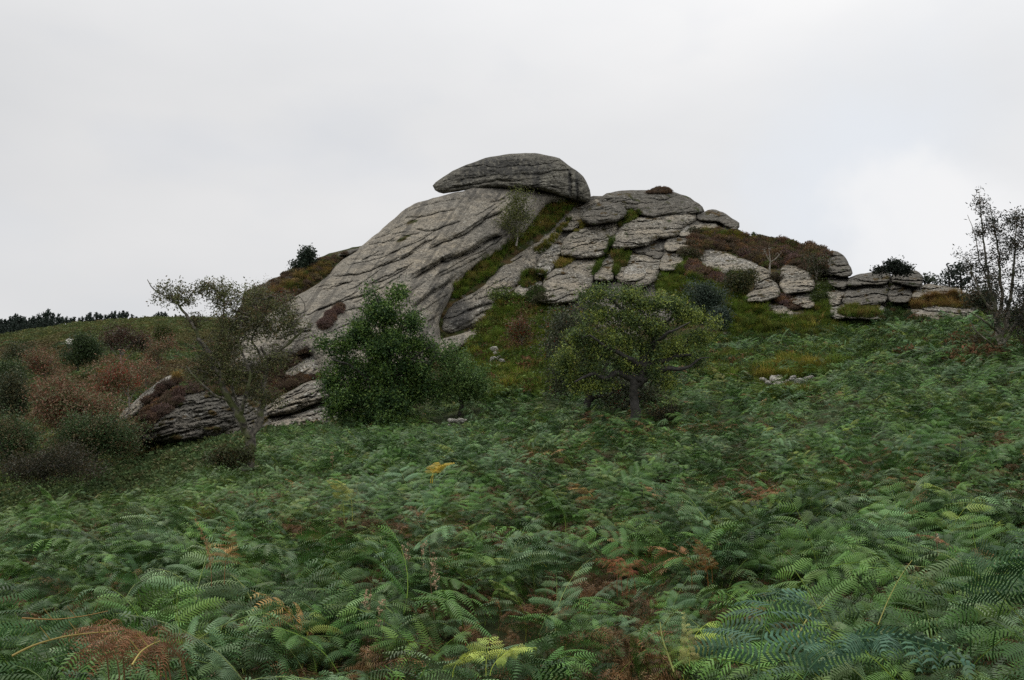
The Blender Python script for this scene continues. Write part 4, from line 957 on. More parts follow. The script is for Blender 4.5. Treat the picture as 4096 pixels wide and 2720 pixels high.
midbank = [(455, 392), (458, 375), (466, 352), (480, 340), (485, 325), (492, 312), (515, 300), (540, 300), (556, 320), (575, 330), (590, 350), (580, 380), (560, 395), (520, 400), (480, 402)]
patch('grass', 'long yellow-green grass on the bank below the gully', 'grass', midbank, 1.0, 13, 1.05, [G_GRN, G_YEL, G_BRT, G_RUST, G_DK], [.35, .22, .15, .14, .25])
patch('undergrowth', 'low mixed scrub on the bank below the gully', 'scrub', midbank, .22, 14, .9, [G_GRN, H_RUST, G_DK], [.4, .3, .3])
brow = cD([(380, 700), (400, 620), (500, 480), (540, 390), (640, 350), (820, 400), (1000, 410), (1150, 440), (1240, 455), (1260, 430), (1400, 430), (1560, 490), (1670, 530), (1740, 515), (1850, 560), (1940, 545), (2090, 600), (2080, 690), (2050, 860), (2020, 960), (1900, 860), (1800, 800), (1560, 750), (1450, 820), (1300, 770), (1200, 710), (1050, 660), (900, 600), (740, 560), (600, 610), (480, 720)])
patch('heather', 'brown, purple and rusty heather over the brow right of the crest', 'heather', brow, .75, 15, 1.05, [H_RUST, H_BRN, H_PUR, H_GRN, H_DK, H_BRN], [.35, .3, .2, .25, .15, .1])
patch('grass', 'dry grass among the heather of the brow', 'grass', cD([(520, 420), (640, 350), (820, 400), (1150, 440), (1300, 520), (1000, 540), (700, 480), (540, 480)]), .9, 16, .9, [G_YEL, G_RUST, G_GRN], [.4, .4, .2])
patch('heather', 'taller dark heather along the skyline of the brow', 'scrub', cD([(1240, 460), (1270, 425), (1400, 425), (1560, 485), (1670, 528), (1740, 512), (1850, 556), (1950, 542), (2090, 596), (2070, 640), (1900, 600), (1600, 560), (1350, 500)]), .55, 17, .75, [H_DK, H_RUST, H_GRN], [.4, .4, .3])
slope2 = cD([(70, 960), (240, 840), (400, 770), (480, 700), (560, 740), (700, 860), (900, 880), (1100, 900), (1130, 1100), (1120, 1200), (1300, 1290), (1500, 1360), (1700, 1420), (1950, 1280), (1960, 1100), (1990, 1000), (2100, 1240), (2060, 1320), (2300, 1520), (2358, 1650), (1800, 1650), (1000, 1600), (400, 1400), (100, 1200)])
patch('grass', 'rough green and yellow grass on the slope under the right hand blocks', 'grass', slope2, .85, 18, .85, [G_GRN, G_YEL, G_RUST, G_BRT, G_DK], [.4, .14, .08, .12, .35])
patch('heather', 'purple-brown heather strips among the grass under the right hand blocks', 'heather', cD([(400, 800), (500, 760), (560, 830), (760, 880), (860, 960), (900, 1040), (760, 1000), (600, 980), (420, 870)]), .8, 19, 1.1, [H_PUR, H_RUST, H_BRN], [.4, .3, .3])
patch('heather', 'purple heather between the cushion-like block and the layered block', 'heather', cD([(1500, 1180), (1540, 1100), (1620, 1180), (1700, 1260), (1800, 1280), (1780, 1330), (1640, 1280)]), 1.0, 20, .9, [H_PUR, H_RUST, H_BRN], [.5, .3, .2])
patch('grass', 'rusty grass fringe on the low dark ledge', 'grass', c4([(940, 930), (980, 880), (1100, 850), (1220, 838), (1330, 860), (1390, 920), (1340, 935), (1150, 915), (1000, 935)]), 1.8, 21, .85, [G_RUST, G_YEL, H_RUST], [.5, .2, .3])
patch('grass', 'mossy grass on the ledge at the foot of the square stack', 'grass', c4([(420, 985), (480, 940), (600, 935), (740, 950), (740, 985), (600, 995)]), 1.4, 22, .8, [G_GRN, H_BRN, G_RUST], [.4, .3, .3])
patch('undergrowth', 'dark bracken-like growth at the foot of the right hand stacks', 'scrub', c4([(240, 960), (400, 1010), (560, 1030), (760, 1010), (780, 900), (850, 890), (930, 920), (930, 1010), (1380, 1010), (1450, 900), (1600, 900), (1600, 1080), (240, 1080)]), .35, 23, .5, [G_DK, (.045, .07, .035), H_RUST, G_DK], [.4, .4, .15, .2])
for i, (u, v) in enumerate(((772, 275), (745, 284))): pass
patch('undergrowth', 'mixed brown and green scrub breaking up the bracken below the right end of the tor', 'scrub', [(650, 352), (700, 335), (780, 338), (860, 326), (960, 322), (1030, 325), (1030, 352), (960, 358), (860, 366), (800, 372), (720, 380), (660, 372)], .26, 40, .7, [G_GRN, (.07, .11, .05), H_RUST, (.05, .075, .035), G_DK], [.3, .3, .12, .3, .3])
patch('grass', 'rough yellow-green grass showing through thin bracken below the right hand blocks', 'grass', [(655, 350), (700, 335), (790, 338), (860, 345), (850, 372), (820, 378), (740, 384), (670, 374)], .4, 41, .8, [G_GRN, G_YEL, G_RUST, G_BRT, G_DK], [.35, .15, .08, .15, .35])
patch('heather', 'russet scrub in a hollow below the tall sparse rowan', 'scrub', [(950, 345), (985, 330), (1015, 335), (1010, 360), (975, 368), (950, 362)], .3, 42, .7, [H_RUST, (.16, .085, .045), H_DK], [.4, .3, .4])
# shoulder and slab foot heather
patch('heather', 'heather and moss scattered over the skyline shoulder left of the great slab', 'heather', ridge, .16, 24, .6, [H_BRN, G_RUST, H_GRN, H_RUST, H_BRN], [.3, .2, .2, .2, .2])
patch('grass', 'straw and rust grass on the skyline shoulder', 'grass', c2([(140, 460), (260, 400), (380, 330), (520, 270), (600, 240), (560, 330), (420, 420), (300, 480), (150, 520)]), .45, 25, .7, [G_RUST, G_STRAW, G_YEL, G_DK], [.4, .2, .2, .2])
patch('heather', 'dark heather bank along the skyline by the small holly', 'heather', c2([(225, 362), (250, 325), (320, 300), (400, 300), (450, 262), (540, 240), (620, 215), (600, 250), (480, 290), (400, 320), (300, 345), (240, 375)]), 1.3, 26, .55, [H_BRN, H_RUST, H_DK], [.5, .2, .3])
patch('heather', 'line of purple heather growing in a seam of the great slab', 'heather', c2([(545, 620), (640, 565), (675, 575), (620, 610), (580, 660), (560, 700), (520, 740), (480, 740), (520, 680)]), 1.3, 27, .75, [H_PUR, H_RUST, H_BRN], [.4, .3, .3])
patch('heather', 'wide band of brown heather at the foot of the great slab', 'heather', c2([(100, 1010), (160, 960), (250, 930), (350, 890), (440, 860), (420, 910), (330, 960), (240, 1020), (200, 1070), (420, 1050), (440, 1080), (330, 1130), (220, 1180), (130, 1230), (60, 1230)]), 0.55, 28, .55, [H_BRN, H_RUST, H_PUR, H_BRN], [.4, .25, .15, .2])
patch('heather', 'heather cap hanging over the dark layered low outcrop', 'heather', cE([(60, 1250), (160, 1130), (270, 1020), (200, 1060), (130, 1110), (270, 930), (370, 860), (480, 830), (600, 830), (700, 900), (600, 950), (480, 960), (440, 1040), (360, 1100), (300, 1130), (230, 1200), (150, 1290), (90, 1330)]), .55, 29, .65, [H_BRN, H_RUST, H_DK, H_PUR], [.4, .25, .2, .15])
patch('grass', 'orange grass tuft on top of the low outcrop', 'grass', cE([(410, 870), (440, 825), (500, 815), (470, 870), (430, 900)]), 2, 30, 1.1, [G_RUST, G_STRAW], [.6, .4])
patch('heather', 'heather fringe behind the trunks of the left hawthorn', 'heather', cE([(700, 900), (780, 850), (900, 820), (1000, 840), (1100, 800), (1120, 900), (1000, 960), (850, 960), (740, 980)]), .7, 31, .7, [H_BRN, H_RUST, G_DK], [.4, .3, .3])

# --- the moor to the left, seen across the dip
rs = np.random.RandomState(77)
def moor():
    n = 15000
    th = np.radians(rs.uniform(-34, -9.5, n)); r = np.sqrt(rs.uniform(30 ** 2, 205 ** 2, n))
    n2 = 8500; th = np.r_[th, np.radians(rs.uniform(-34, -12, n2))]; r = np.r_[r, rs.uniform(26, 80, n2)]
    x, y = r * np.sin(th), r * np.cos(th); z = zt(x, y); u, v = proj(np.c_[x, y, z])
    lim = np.interp(u, [-60, 150, 230, 300, 380], [27, 30, 36, 49, 50])
    k = (y > lim) & (y < depth_at(u, np.clip(v - 900 / y, 100, 699), TB) + 6)
    x, y, z, u, v, r = (a[k] for a in (x, y, z, u, v, r)); n = len(x)
    q = fbm(x / 22, y / 30, 3.3, 4); q2 = fbm(x / 9, y / 14, 8.3, 3)
    t = pick_tint(rs, n, [(.095, .130, .042), (.15, .155, .05), (.075, .105, .045), (.16, .10, .058), (.088, .135, .062)], [.3, .2, .25, .12, .2], .22)
    near = (y < 50); t[near] = t[near] * .4 + np.array([.07, .11, .040]) * .6
    red = (q2 > .18) & (v > 335) & (y > 64); t[red] = t[red] * .45 + np.array([.14, .078, .05]) * .6
    top = v < 345; t[top] = t[top] * .5 + np.array([.12, .13, .045]) * .5
    s = rs.uniform(.6, 1.2, n) * (1.1 + r / 140)
    return np.c_[x, y, z - .1], np.c_[np.zeros(n), np.zeros(n), rs.uniform(0, 6.28, n)], np.c_[s, s, s * .75], rs.randint(0, 4, n), t
mo = moor()
scatter('undergrowth', 'mixed bracken, heather and scrub covering the moor left of the tor', 'scrub', *mo)
print('moor', len(mo[0]))

# ------------------------------------------------------------------ trees and bushes
def tube_mesh(chains, sides=5):
    V, Q = [], []; nv = 0
    ca = np.cos(np.arange(sides) * 2 * math.pi / sides); sa = np.sin(np.arange(sides) * 2 * math.pi / sides)
    j = np.arange(sides); j2 = (j + 1) % sides
    for pts, rad in chains:
        pts = np.asarray(pts); m = len(pts)
        T = nrm(np.gradient(pts, axis=0)); ref = np.array([.3, .9, .2]) if abs(T[0] @ np.array([.3, .9, .2])) < .9 else np.array([1., 0, 0])
        A = nrm(np.cross(T, ref)); B = np.cross(T, A)
        ring = pts[:, None] + np.asarray(rad)[:, None, None] * (ca[None, :, None] * A[:, None] + sa[None, :, None] * B[:, None])
        V.append(ring.reshape(-1, 3))
        o = nv + np.arange(m - 1)[:, None] * sides
        Q.append(np.stack([o + j, o + j2, o + sides + j2, o + sides + j], -1).reshape(-1, 4)); nv += m * sides
    return np.vstack(V), np.vstack(Q)
def leaf_mesh(name, C, size, cols, mat, rs, up=.35, elong=1.5, rolled=.3):
    n = len(C)
    nn = nrm(rs.normal(size=(n, 3)) + np.array([0, 0, up * 2])); ax = nrm(np.cross(nn, rs.normal(size=(n, 3)))); b = np.cross(nn, ax)
    s = (size * rs.uniform(.6, 1.35, n))[:, None]
    tip = C + ax * s * elong * .5 - nn * s * rolled * .3
    V = np.stack([C - ax * s * elong * .5, C + b * s * .42 + nn * s * .12, tip, C - b * s * .42 + nn * s * .12], 1).reshape(-1, 3)
    o = np.arange(n) * 4
    F3 = np.vstack([np.stack([o, o + 1, o + 2], -1), np.stack([o, o + 2, o + 3], -1)])
    return mk_mesh(name, V, F3, mat, False, {'col': ('FLOAT_COLOR', rgba(np.repeat(cols, 4, 0)))})

def make_tree(name, label, cat, d, limbs, blobs, n_attr, n_leaf, leaf, pal, w, bark, seed=0, depth=.7, jit=.12, tip=.006, base_r=None, top_light=0., berries=0, berry=(.35, .02, .01), shell=.35, droop=0., clump=.25, elong=1.5, ground=True, up_leaf=.35, expo=2.3, min_parts=True, group=None, leaf_fade=None):
    """limbs: polylines [(u, v, dy, r), ...] in metres for dy, r; blobs: crown lumps (u, v, ru, rv[, dy])."""
    rs = np.random.RandomState(seed + 100); k = d / F
    nodes, par, fixr, limb_of = [], [], [], []
    chains = []
    u0, v0 = limbs[0][0][:2]
    base = P(u0, v0, d + limbs[0][0][2])
    if ground:
        base[2] = float(zt(base[0], base[1])) - .15 if ground == 'terrain' else base[2] - .2
    for li, lb in enumerate(limbs):
        p = np.array([P(u, v, d + dy) for u, v, dy, r in lb]); r = np.array([q[3] for q in lb])
        if li == 0 and ground: p[0] = base
        L = np.r_[0, np.cumsum(np.linalg.norm(np.diff(p, axis=0), axis=1))]; m = max(3, int(L[-1] / max(.12, 4 * k)))
        t = np.linspace(0, L[-1], m)
        # smooth through the traced points, then a little gnarl
        pp = np.stack([np.interp(t, L, p[:, i]) for i in range(3)], -1)
        for _ in range(2): pp[1:-1] = (pp[:-2] + 2 * pp[1:-1] + pp[2:]) / 4
        rr_ = np.interp(t, L, r)
        gn = np.stack([noise3(t * 2.2, li * 3.1 + i * 9, seed) for i in range(3)], -1) * np.minimum(.16, rr_ * 1.4 + .02)[:, None]; gn[0] = 0
        pp = pp + gn
        if li:
            nd = np.array(nodes); j = int(np.argmin(((nd - pp[0]) ** 2).sum(1))); pp[0] = nd[j]
        else: j = -1
        ids = []
        for i in range(m):
            if li and i == 0: ids.append(j); continue
            nodes.append(pp[i]); par.append(ids[-1] if ids else -1); fixr.append(rr_[i]); ids.append(len(nodes) - 1); limb_of.append(li)
        chains.append(('L', ids))
    # attraction points
    A = []
    wts = np.array([b[2] * b[3] for b in blobs], float); cnt = np.maximum(3, (n_attr * wts / wts.sum()).astype(int))
    for b, c in zip(blobs, cnt):
        q = nrm(rs.normal(size=(c, 3))) * ((shell + (1 - shell) * rs.rand(c, 1)) ** .7) * (1 + .18 * rs.normal(size=(c, 1)))
        dyc = b[4] if len(b) > 4 else 0
        A.append(P(b[0] + q[:, 0] * b[2], b[1] - q[:, 2] * b[3], d + dyc + q[:, 1] * b[2] * k * depth * 1.3))
    A = np.vstack(A)
    nd = np.array(nodes); D = np.sqrt(((A[:, None] - nd[None]) ** 2).sum(-1)).min(1)
    tips = []
    cap = len(nodes) + len(A) * 7 + 10
    NP = np.zeros((cap, 3)); NP[:len(nodes)] = nd; nn_ = len(nodes)
    trunk_block = np.zeros(cap); trunk_block[:int(len([1 for x in limb_of if x == 0]) * .45)] = 1e3 if len(limbs) > 1 or True else 0
    for ai in np.argsort(D):
        a = A[ai]; dd = ((NP[:nn_] - a) ** 2).sum(1) + trunk_block[:nn_]
        # favour growing outward from nodes lower down
        dd = dd * (1 + .5 * np.clip(NP[:nn_, 2] - a[2], 0, 1))
        j = int(np.argmin(dd)); p0 = NP[j]; dist = math.sqrt(((a - p0) ** 2).sum())
        m = int(np.clip(dist / max(.16, 5 * k), 1, 6)); ids = [j]
        bend = rs.normal(size=3) * dist * jit; bend[2] += dist * .10
        for i in range(1, m + 1):
            t = i / m; q = p0 + (a - p0) * t + bend * math.sin(math.pi * t) + rs.normal(size=3) * dist * jit * .35 * (t < 1)
            q[2] -= droop * dist * t * t
            NP[nn_] = q; par.append(ids[-1]); fixr.append(0); ids.append(nn_); nn_ += 1
        chains.append(('T', ids)); tips.append(ids)
    NP = NP[:nn_]; par = np.array(par); R = np.full(nn_, 0.0)
    acc = np.zeros(nn_)
    for i in range(nn_ - 1, -1, -1):
        if acc[i] == 0: acc[i] = tip ** expo
        R[i] = acc[i] ** (1 / expo)
        if par[i] >= 0: acc[par[i]] += acc[i]
    fx = np.array(fixr); R = np.where(fx > 0, fx, R)
    root = empty(name, tuple(base), label, cat, group)
    Lc = []; Tc = []
    for kind_, ids in chains:
        pts = NP[ids]; r = R[ids].copy()
        if kind_ == 'T': r[0] = min(r[0], r[1] * 1.25); r[-1] *= .5; Tc.append((pts, r))
        else: r[0] = min(r[0], r[1] * 1.15) if ids[0] != 0 else r[0] * 1.25; Lc.append((pts, r))
    Vt, Qt = tube_mesh(Lc, 8)
    link('trunk', mk_mesh('trunk', Vt - base, Qt, bark, True), root)
    if Tc:
        Vt, Qt = tube_mesh(Tc, 4)
        tag(link('twigs', mk_mesh('twigs', Vt - base, Qt, bark, True), root), None, None, 'stuff')
    if n_leaf:
        cp = []; wt = []
        for ids in tips:
            q = NP[ids[max(1, len(ids) // 3):]] if len(ids) > 1 else NP[ids[-1:]]
            cp.append(q); wt.append(np.full(len(q), rs.gamma(.9) + .12))
        cp = np.vstack(cp); wt = np.concatenate(wt)
        if leaf_fade is not None:
            uu, vv = proj(cp); cp = cp[rs.rand(len(cp)) < leaf_fade(uu, vv)]
        pick = rs.choice(len(cp), n_leaf, p=wt / wt.sum()); C = cp[pick] + rs.normal(size=(n_leaf, 3)) * clump
        pal = np.array(pal, float); ip = rs.choice(len(pal), n_leaf, p=np.array(w) / np.sum(w))
        cl = fbm(C[:, 0] * 1.1, C[:, 1] * 1.1, C[:, 2] * 1.1 + seed, 2)
        ip = np.where((cl > .2) & (rs.rand(n_leaf) < .5), 0, ip); ip = np.where((cl < -.2) & (rs.rand(n_leaf) < .5), len(pal) - 1, ip)
        cols = pal[ip] * rs.uniform(.75, 1.3, (n_leaf, 1))
        cr = link('crown', leaf_mesh('crown', C - base, leaf, cols, M_LEAF, rs, up_leaf, elong), root)
        tag(cr, None, None, 'stuff')
    if berries:
        bq = cp[rs.randint(0, len(cp), berries // 6)]; Cb = np.repeat(bq, 6, 0) + rs.normal(size=(len(bq) * 6, 3)) * clump * .25
        tag(link('berries', leaf_mesh('berries', Cb - base, leaf * .55, np.tile(np.array(berry), (len(Cb), 1)) * rs.uniform(.7, 1.2, (len(Cb), 1)), M_LEAF, rs, .3, 1.0), root), None, None, 'stuff')
    return root

# the half-bare hawthorn on the left
make_tree('hawthorn_tree', 'half-bare old hawthorn with forked grey trunks, tallest tree on the left', 'tree', 27.0,
    [[(246, 470, 0, .20), (249, 450, 0, .17), (252, 437, 0, .15)],
     [(252, 437, 0, .13), (245, 427, 0, .12), (238, 418, -.1, .11), (233, 404, -.2, .10), (226, 392, -.2, .09), (218, 375, -.3, .07), (208, 350, -.3, .06), (198, 338, -.3, .05)],
     [(252, 437, 0, .13), (258, 426, 0, .12), (261, 412, .1, .10), (263, 395, .1, .085), (264, 380, .1, .07), (266, 365, 0, .06), (270, 357, -.1, .06), (278, 350, -.1, .05), (287, 345, -.2, .045), (296, 337, -.2, .035), (303, 330, -.3, .02)],
     [(210, 352, -.3, .055), (197, 338, -.2, .05), (192, 325, -.2, .045), (185, 312, -.1, .04), (181, 306, 0, .035), (170, 298, .1, .025), (155, 290, .1, .02), (147, 279, .1, .01)],
     [(181, 306, 0, .03), (188, 298, 0, .025), (196, 289, -.1, .018), (204, 283, -.1, .012)],
     [(226, 392, -.2, .06), (219, 377, .4, .05), (215, 355, .6, .04), (222, 330, .7, .03), (224, 305, .6, .02), (222, 290, .5, .012)],
     [(238, 418, -.1, .07), (243, 400, -.5, .05), (250, 380, -.6, .045), (246, 362, -.6, .035), (238, 345, -.5, .03), (242, 318, -.5, .02)],
     [(266, 365, 0, .045), (258, 352, .4, .035), (250, 340, .4, .03), (262, 320, .3, .02), (270, 300, .2, .014)],
     [(296, 337, -.2, .03), (292, 325, -.2, .025), (299, 318, -.1, .02), (305, 318, 0, .016), (305, 303, 0, .012), (300, 296, 0, .01)],
     [(264, 380, .1, .05), (268, 366, .3, .05), (262, 345, .3, .03)],
     [(240, 425, .5, .06), (236, 400, .8, .05), (228, 372, .9, .035), (232, 340, .8, .02)],
     [(233, 404, -.2, .045), (214, 395, -.7, .035), (196, 378, -.8, .025), (186, 366, -.8, .012)]],
    [(176, 296, 26, 14), (205, 288, 14, 10), (222, 295, 22, 18), (255, 298, 22, 16), (235, 320, 34, 20), (262, 325, 26, 18), (225, 348, 34, 22), (205, 372, 26, 18), (240, 375, 32, 20), (275, 360, 22, 14), (290, 325, 20, 14), (262, 395, 22, 14), (285, 305, 14, 12), (195, 322, 12, 10)],
    2500, 23000, .046, [(.115, .130, .048), (.14, .128, .056), (.15, .105, .056), (.070, .076, .038)], [.35, .25, .12, .28], M_BARKM, seed=1, depth=.8, jit=.18, tip=.0066, clump=.085, shell=.1, ground='terrain', expo=2.5)
# the yellow-green hawthorn in the middle
make_tree('hawthorn_tree', 'spreading yellow-green hawthorn with dark gnarled limbs in the middle of the slope', 'tree', 31.5,
    [[(636, 424, 0, .22), (635, 408, 0, .165), (633, 392, 0, .15), (634, 378, 0, .155)],
     [(634, 380, 0, .14), (626, 374, -.1, .12), (615, 373, -.2, .11), (604, 378, -.2, .09), (597, 376, -.3, .07), (590, 374, -.4, .07), (575, 382, -.5, .03)],
     [(640, 388, 0, .10), (646, 379, -.2, .10), (655, 373, -.2, .085), (670, 369, -.2, .09), (682, 371, -.3, .07), (692, 364, -.4, .05), (700, 357, -.4, .03), (709, 358, -.4, .012)],
     [(638, 380, 0, .14), (648, 368, 0, .13), (655, 362, 0, .10), (668, 360, -.2, .085), (682, 356, -.2, .06), (690, 354, -.3, .04)],
     [(640, 375, 0, .17), (645, 362, .1, .15), (651, 348, .1, .13), (655, 338, .1, .12), (659, 330, .1, .10), (668, 322, .1, .06), (676, 312, .2, .04), (690, 300, .2, .02)],
     [(655, 338, .1, .10), (648, 328, .1, .09), (640, 318, .0, .08), (630, 310, -.2, .07), (620, 306, -.2, .06), (612, 302, -.2, .05), (605, 297, -.2, .02)],
     [(640, 366, 0, .12), (632, 358, -.3, .10), (618, 352, -.5, .07), (605, 345, -.6, .05), (590, 335, -.6, .03)],
     [(648, 358, 0, .10), (640, 345, .5, .08), (628, 335, .7, .06), (612, 328, .7, .03)],
     [(672, 360, 0, .08), (684, 345, .3, .05), (694, 330, .4, .03), (705, 322, .4, .015)],
     [(652, 345, 0, .08), (664, 335, -.7, .06), (676, 330, -.9, .04), (690, 322, -.9, .02)],
     [(636, 372, 0, .1), (620, 362, .8, .07), (600, 356, 1.0, .05), (580, 350, 1.0, .03)]],
    [(606, 293, 19, 7), (630, 296, 16, 8), (588, 297, 8, 5), (660, 302, 16, 9), (678, 308, 10, 8), (690, 318, 14, 8), (700, 338, 11, 8), (598, 315, 18, 9), (628, 318, 18, 11), (655, 328, 20, 11), (582, 336, 17, 9), (566, 357, 13, 9), (574, 376, 10, 6), (600, 352, 20, 10), (640, 348, 20, 10), (675, 350, 18, 9), (712, 322, 9, 4), (616, 336, 18, 9), (562, 366, 8, 7), (645, 305, 12, 7), (692, 362, 12, 4), (580, 388, 12, 5), (604, 384, 13, 5), (655, 372, 16, 7), (668, 384, 12, 5), (625, 366, 16, 8), (590, 370, 14, 8)],
    1000, 40000, .058, [(.24, .285, .058), (.145, .195, .052), (.095, .14, .046), (.28, .265, .07), (.055, .085, .034)], [.16, .3, .3, .03, .22], M_BARKD, seed=2, depth=.85, jit=.15, tip=.0045, clump=.13, shell=.25, ground='terrain', expo=2.5)
# the dense green young oak and its neighbour
make_tree('oak_tree', 'dense dark green bushy tree standing against the foot of the great slab', 'tree', 45.0,
    [[(386, 424, 0, .26), (386, 405, 0, .2), (386, 385, 0, .18), (385, 360, 0, .14), (384, 335, 0, .1), (383, 312, 0, .06), (374, 292, 0, .03)],
     [(386, 395, 0, .1), (370, 380, -.4, .08), (350, 365, -.6, .05), (330, 358, -.6, .03)],
     [(386, 388, 0, .1), (402, 370, -.3, .08), (420, 352, -.5, .05), (436, 345, -.5, .03)],
     [(385, 365, 0, .08), (394, 345, .6, .06), (402, 320, .7, .04), (398, 295, .6, .02)],
     [(385, 350, 0, .07), (372, 335, .3, .05), (360, 320, .4, .03)]],
    [(371, 294, 7, 10), (397, 297, 8, 11), (384, 314, 19, 12), (360, 328, 15, 10), (412, 324, 12, 10), (345, 344, 16, 8), (329, 346, 8, 4), (385, 345, 24, 16), (421, 346, 12, 8), (432, 350, 8, 5), (338, 368, 15, 10), (375, 372, 28, 18), (412, 372, 18, 14), (348, 396, 21, 13), (392, 400, 28, 18), (424, 392, 13, 11), (328, 384, 9, 6), (336, 412, 13, 9), (375, 420, 32, 8)],
    430, 60000, .092, [(.108, .178, .040), (.070, .128, .034), (.046, .092, .028), (.15, .205, .05), (.030, .062, .021)], [.25, .3, .25, .07, .25], M_BARKD, seed=3, depth=.9, jit=.12, tip=.006, clump=.24, shell=.35, ground='terrain')
make_tree('oak_tree', 'smaller dark green tree nestling right of the dense bushy tree', 'tree', 46.0,
    [[(461, 408, 0, .12), (461, 395, 0, .1), (460, 380, 0, .08), (458, 362, 0, .05)], [(461, 395, 0, .06), (475, 385, 0, .04)], [(461, 390, 0, .06), (448, 378, 0, .04)]],
    [(452, 358, 12, 9), (460, 375, 26, 14), (478, 385, 14, 10), (445, 388, 18, 12), (468, 395, 18, 10)],
    220, 11000, .08, [(.09, .155, .040), (.060, .112, .032), (.042, .085, .026), (.12, .18, .045)], [.3, .3, .3, .08], M_BARKD, seed=4, depth=.9, tip=.006, clump=.25, ground='terrain')
# sparse rowan on the right
make_tree('rowan_tree', 'tall sparse rowan with dark leaves rising against the sky at the right edge', 'tree', 36.0,
    [[(1001, 350, 0, .16), (1000, 335, 0, .13), (998, 322, 0, .11)],
     [(998, 322, 0, .09), (993, 300, 0, .07), (988, 275, 0, .05), (984, 245, 0, .035), (981, 215, .1, .02), (979, 192, .1, .008)],
     [(998, 322, 0, .09), (1002, 300, .2, .07), (1000, 270, .3, .05), (996, 235, .3, .03), (990, 205, .2, .012)],
     [(1001, 340, 0, .09), (1008, 315, 0, .08), (1012, 285, .1, .06), (1015, 250, .2, .035), (1018, 215, .2, .012)],
     [(1003, 345, 0, .08), (1018, 320, .3, .07), (1026, 290, .3, .05), (1032, 250, .3, .03), (1036, 220, .2, .012)],
     [(996, 318, 0, .06), (984, 300, -.2, .04), (975, 280, -.3, .03), (968, 258, -.3, .015), (958, 255, -.3, .008)],
     [(1000, 335, 0, .06), (985, 322, -.4, .035), (972, 312, -.5, .02), (958, 308, -.5, .01)],
     [(1004, 352, 0, .05), (992, 345, -.8, .03), (975, 330, -1., .02), (968, 318, -1, .012)],
     [(990, 285, 0, .035), (980, 262, .2, .025), (975, 235, .2, .015), (968, 215, .2, .008)]],
    [(982, 205, 8, 14), (992, 225, 12, 20), (978, 234, 8, 14), (1016, 222, 14, 18), (1012, 250, 20, 26), (985, 260, 18, 20), (970, 268, 12, 14), (1030, 240, 16, 30), (1000, 285, 24, 24), (1028, 290, 20, 30), (958, 254, 6, 4), (1010, 315, 24, 16), (1030, 325, 20, 18)],
    700, 9800, .050, [(.030, .034, .024), (.045, .045, .025), (.022, .026, .022), (.06, .04, .022)], [.35, .2, .35, .1], M_BARKG, seed=5, depth=.8, jit=.10, tip=.0045, clump=.13, shell=.1, ground='terrain', elong=2.6)
# dark rowan with red berries behind the middle hawthorn
make_tree('rowan_tree', 'dark rowan with red berries directly behind the left side of the middle hawthorn', 'tree', 36.0,
    [[(588, 412, 0, .18), (588, 395, 0, .14), (586, 375, 0, .1), (582, 350, 0, .07), (580, 325, 0, .04)], [(588, 390, 0, .08), (604, 372, 0, .06), (612, 350, 0, .04)], [(587, 385, 0, .08), (570, 365, 0, .05), (560, 345, 0, .03)], [(590, 400, .2, .08), (612, 395, .4, .06), (630, 380, .6, .04)]],
    [(570, 318, 20, 14), (590, 310, 14, 10), (560, 345, 20, 18), (590, 340, 26, 20), (572, 372, 22, 16), (610, 385, 30, 16), (650, 395, 22, 14), (560, 385, 14, 10), (630, 400, 26, 10)],
    380, 11000, .07, [(.068, .08, .038), (.05, .058, .034), (.10, .085, .04), (.04, .048, .03)], [.3, .3, .1, .3], M_BARKD, seed=6, depth=.9, tip=.005, clump=.18, ground='terrain', elong=2.2, berries=900)

def bush(name, label, u, v, ru, rv, d, leaf, n_leaf, pal, w, seed, bark=None, n_attr=None, berries=0, stems=4, rise=None, clump=None, on=None, elong=1.5, shell=.3, base_dv=0, cat='bush', tip=.006, stem_r=.05, lean=0, berry=(.35, .02, .01), group=None, jit=.12, top=.55):
    """a many-stemmed bush or small tree whose crown is about 2ru by 2rv pixels at distance d."""
    rs = np.random.RandomState(seed); k = d / F
    bu, bv = u - lean, v + rv * .95 + base_dv
    limbs = [[(bu, bv, 0, stem_r * 1.2), (bu + lean * .2, bv - rv * .3, 0, stem_r)]]
    for i in range(stems):
        a = (i + .5) / stems * 2 - 1
        limbs.append([(bu, bv - rv * .15, 0, stem_r * .8), (bu + lean * .4 + a * ru * .25, bv - rv * .7, rs.uniform(-.3, .3) * ru * k, stem_r * .6), (u + a * ru * .6, v - rv * top * rs.uniform(.6, 1.2), rs.uniform(-.5, .5) * ru * k, stem_r * .25)])
    blobs = [(u + rs.uniform(-.68, .68) * ru, v + rs.uniform(-.62, .6) * rv, ru * rs.uniform(.24, .5), rv * rs.uniform(.22, .48)) for _ in range(11)] + [(u, v + rv * .1, ru * .5, rv * .55)]
    return make_tree(name, label, cat, d, limbs, blobs, n_attr or int(90 + ru * 3), n_leaf, leaf, pal, w, bark or M_BARKD, seed=seed, depth=.9, tip=tip, clump=clump or max(.08, ru * k * .10), ground=on, shell=shell, elong=elong, berries=berries, berry=berry, group=group, jit=jit)
LG = [(.070, .105, .034), (.050, .078, .028), (.034, .055, .022)]; LW = [.35, .35, .3]
DKG = [(.062, .100, .036), (.045, .075, .028), (.125, .100, .048)]
RST = [(.185, .120, .070), (.135, .118, .056), (.09, .115, .046), (.21, .095, .06)]; RW = [.3, .3, .3, .12]
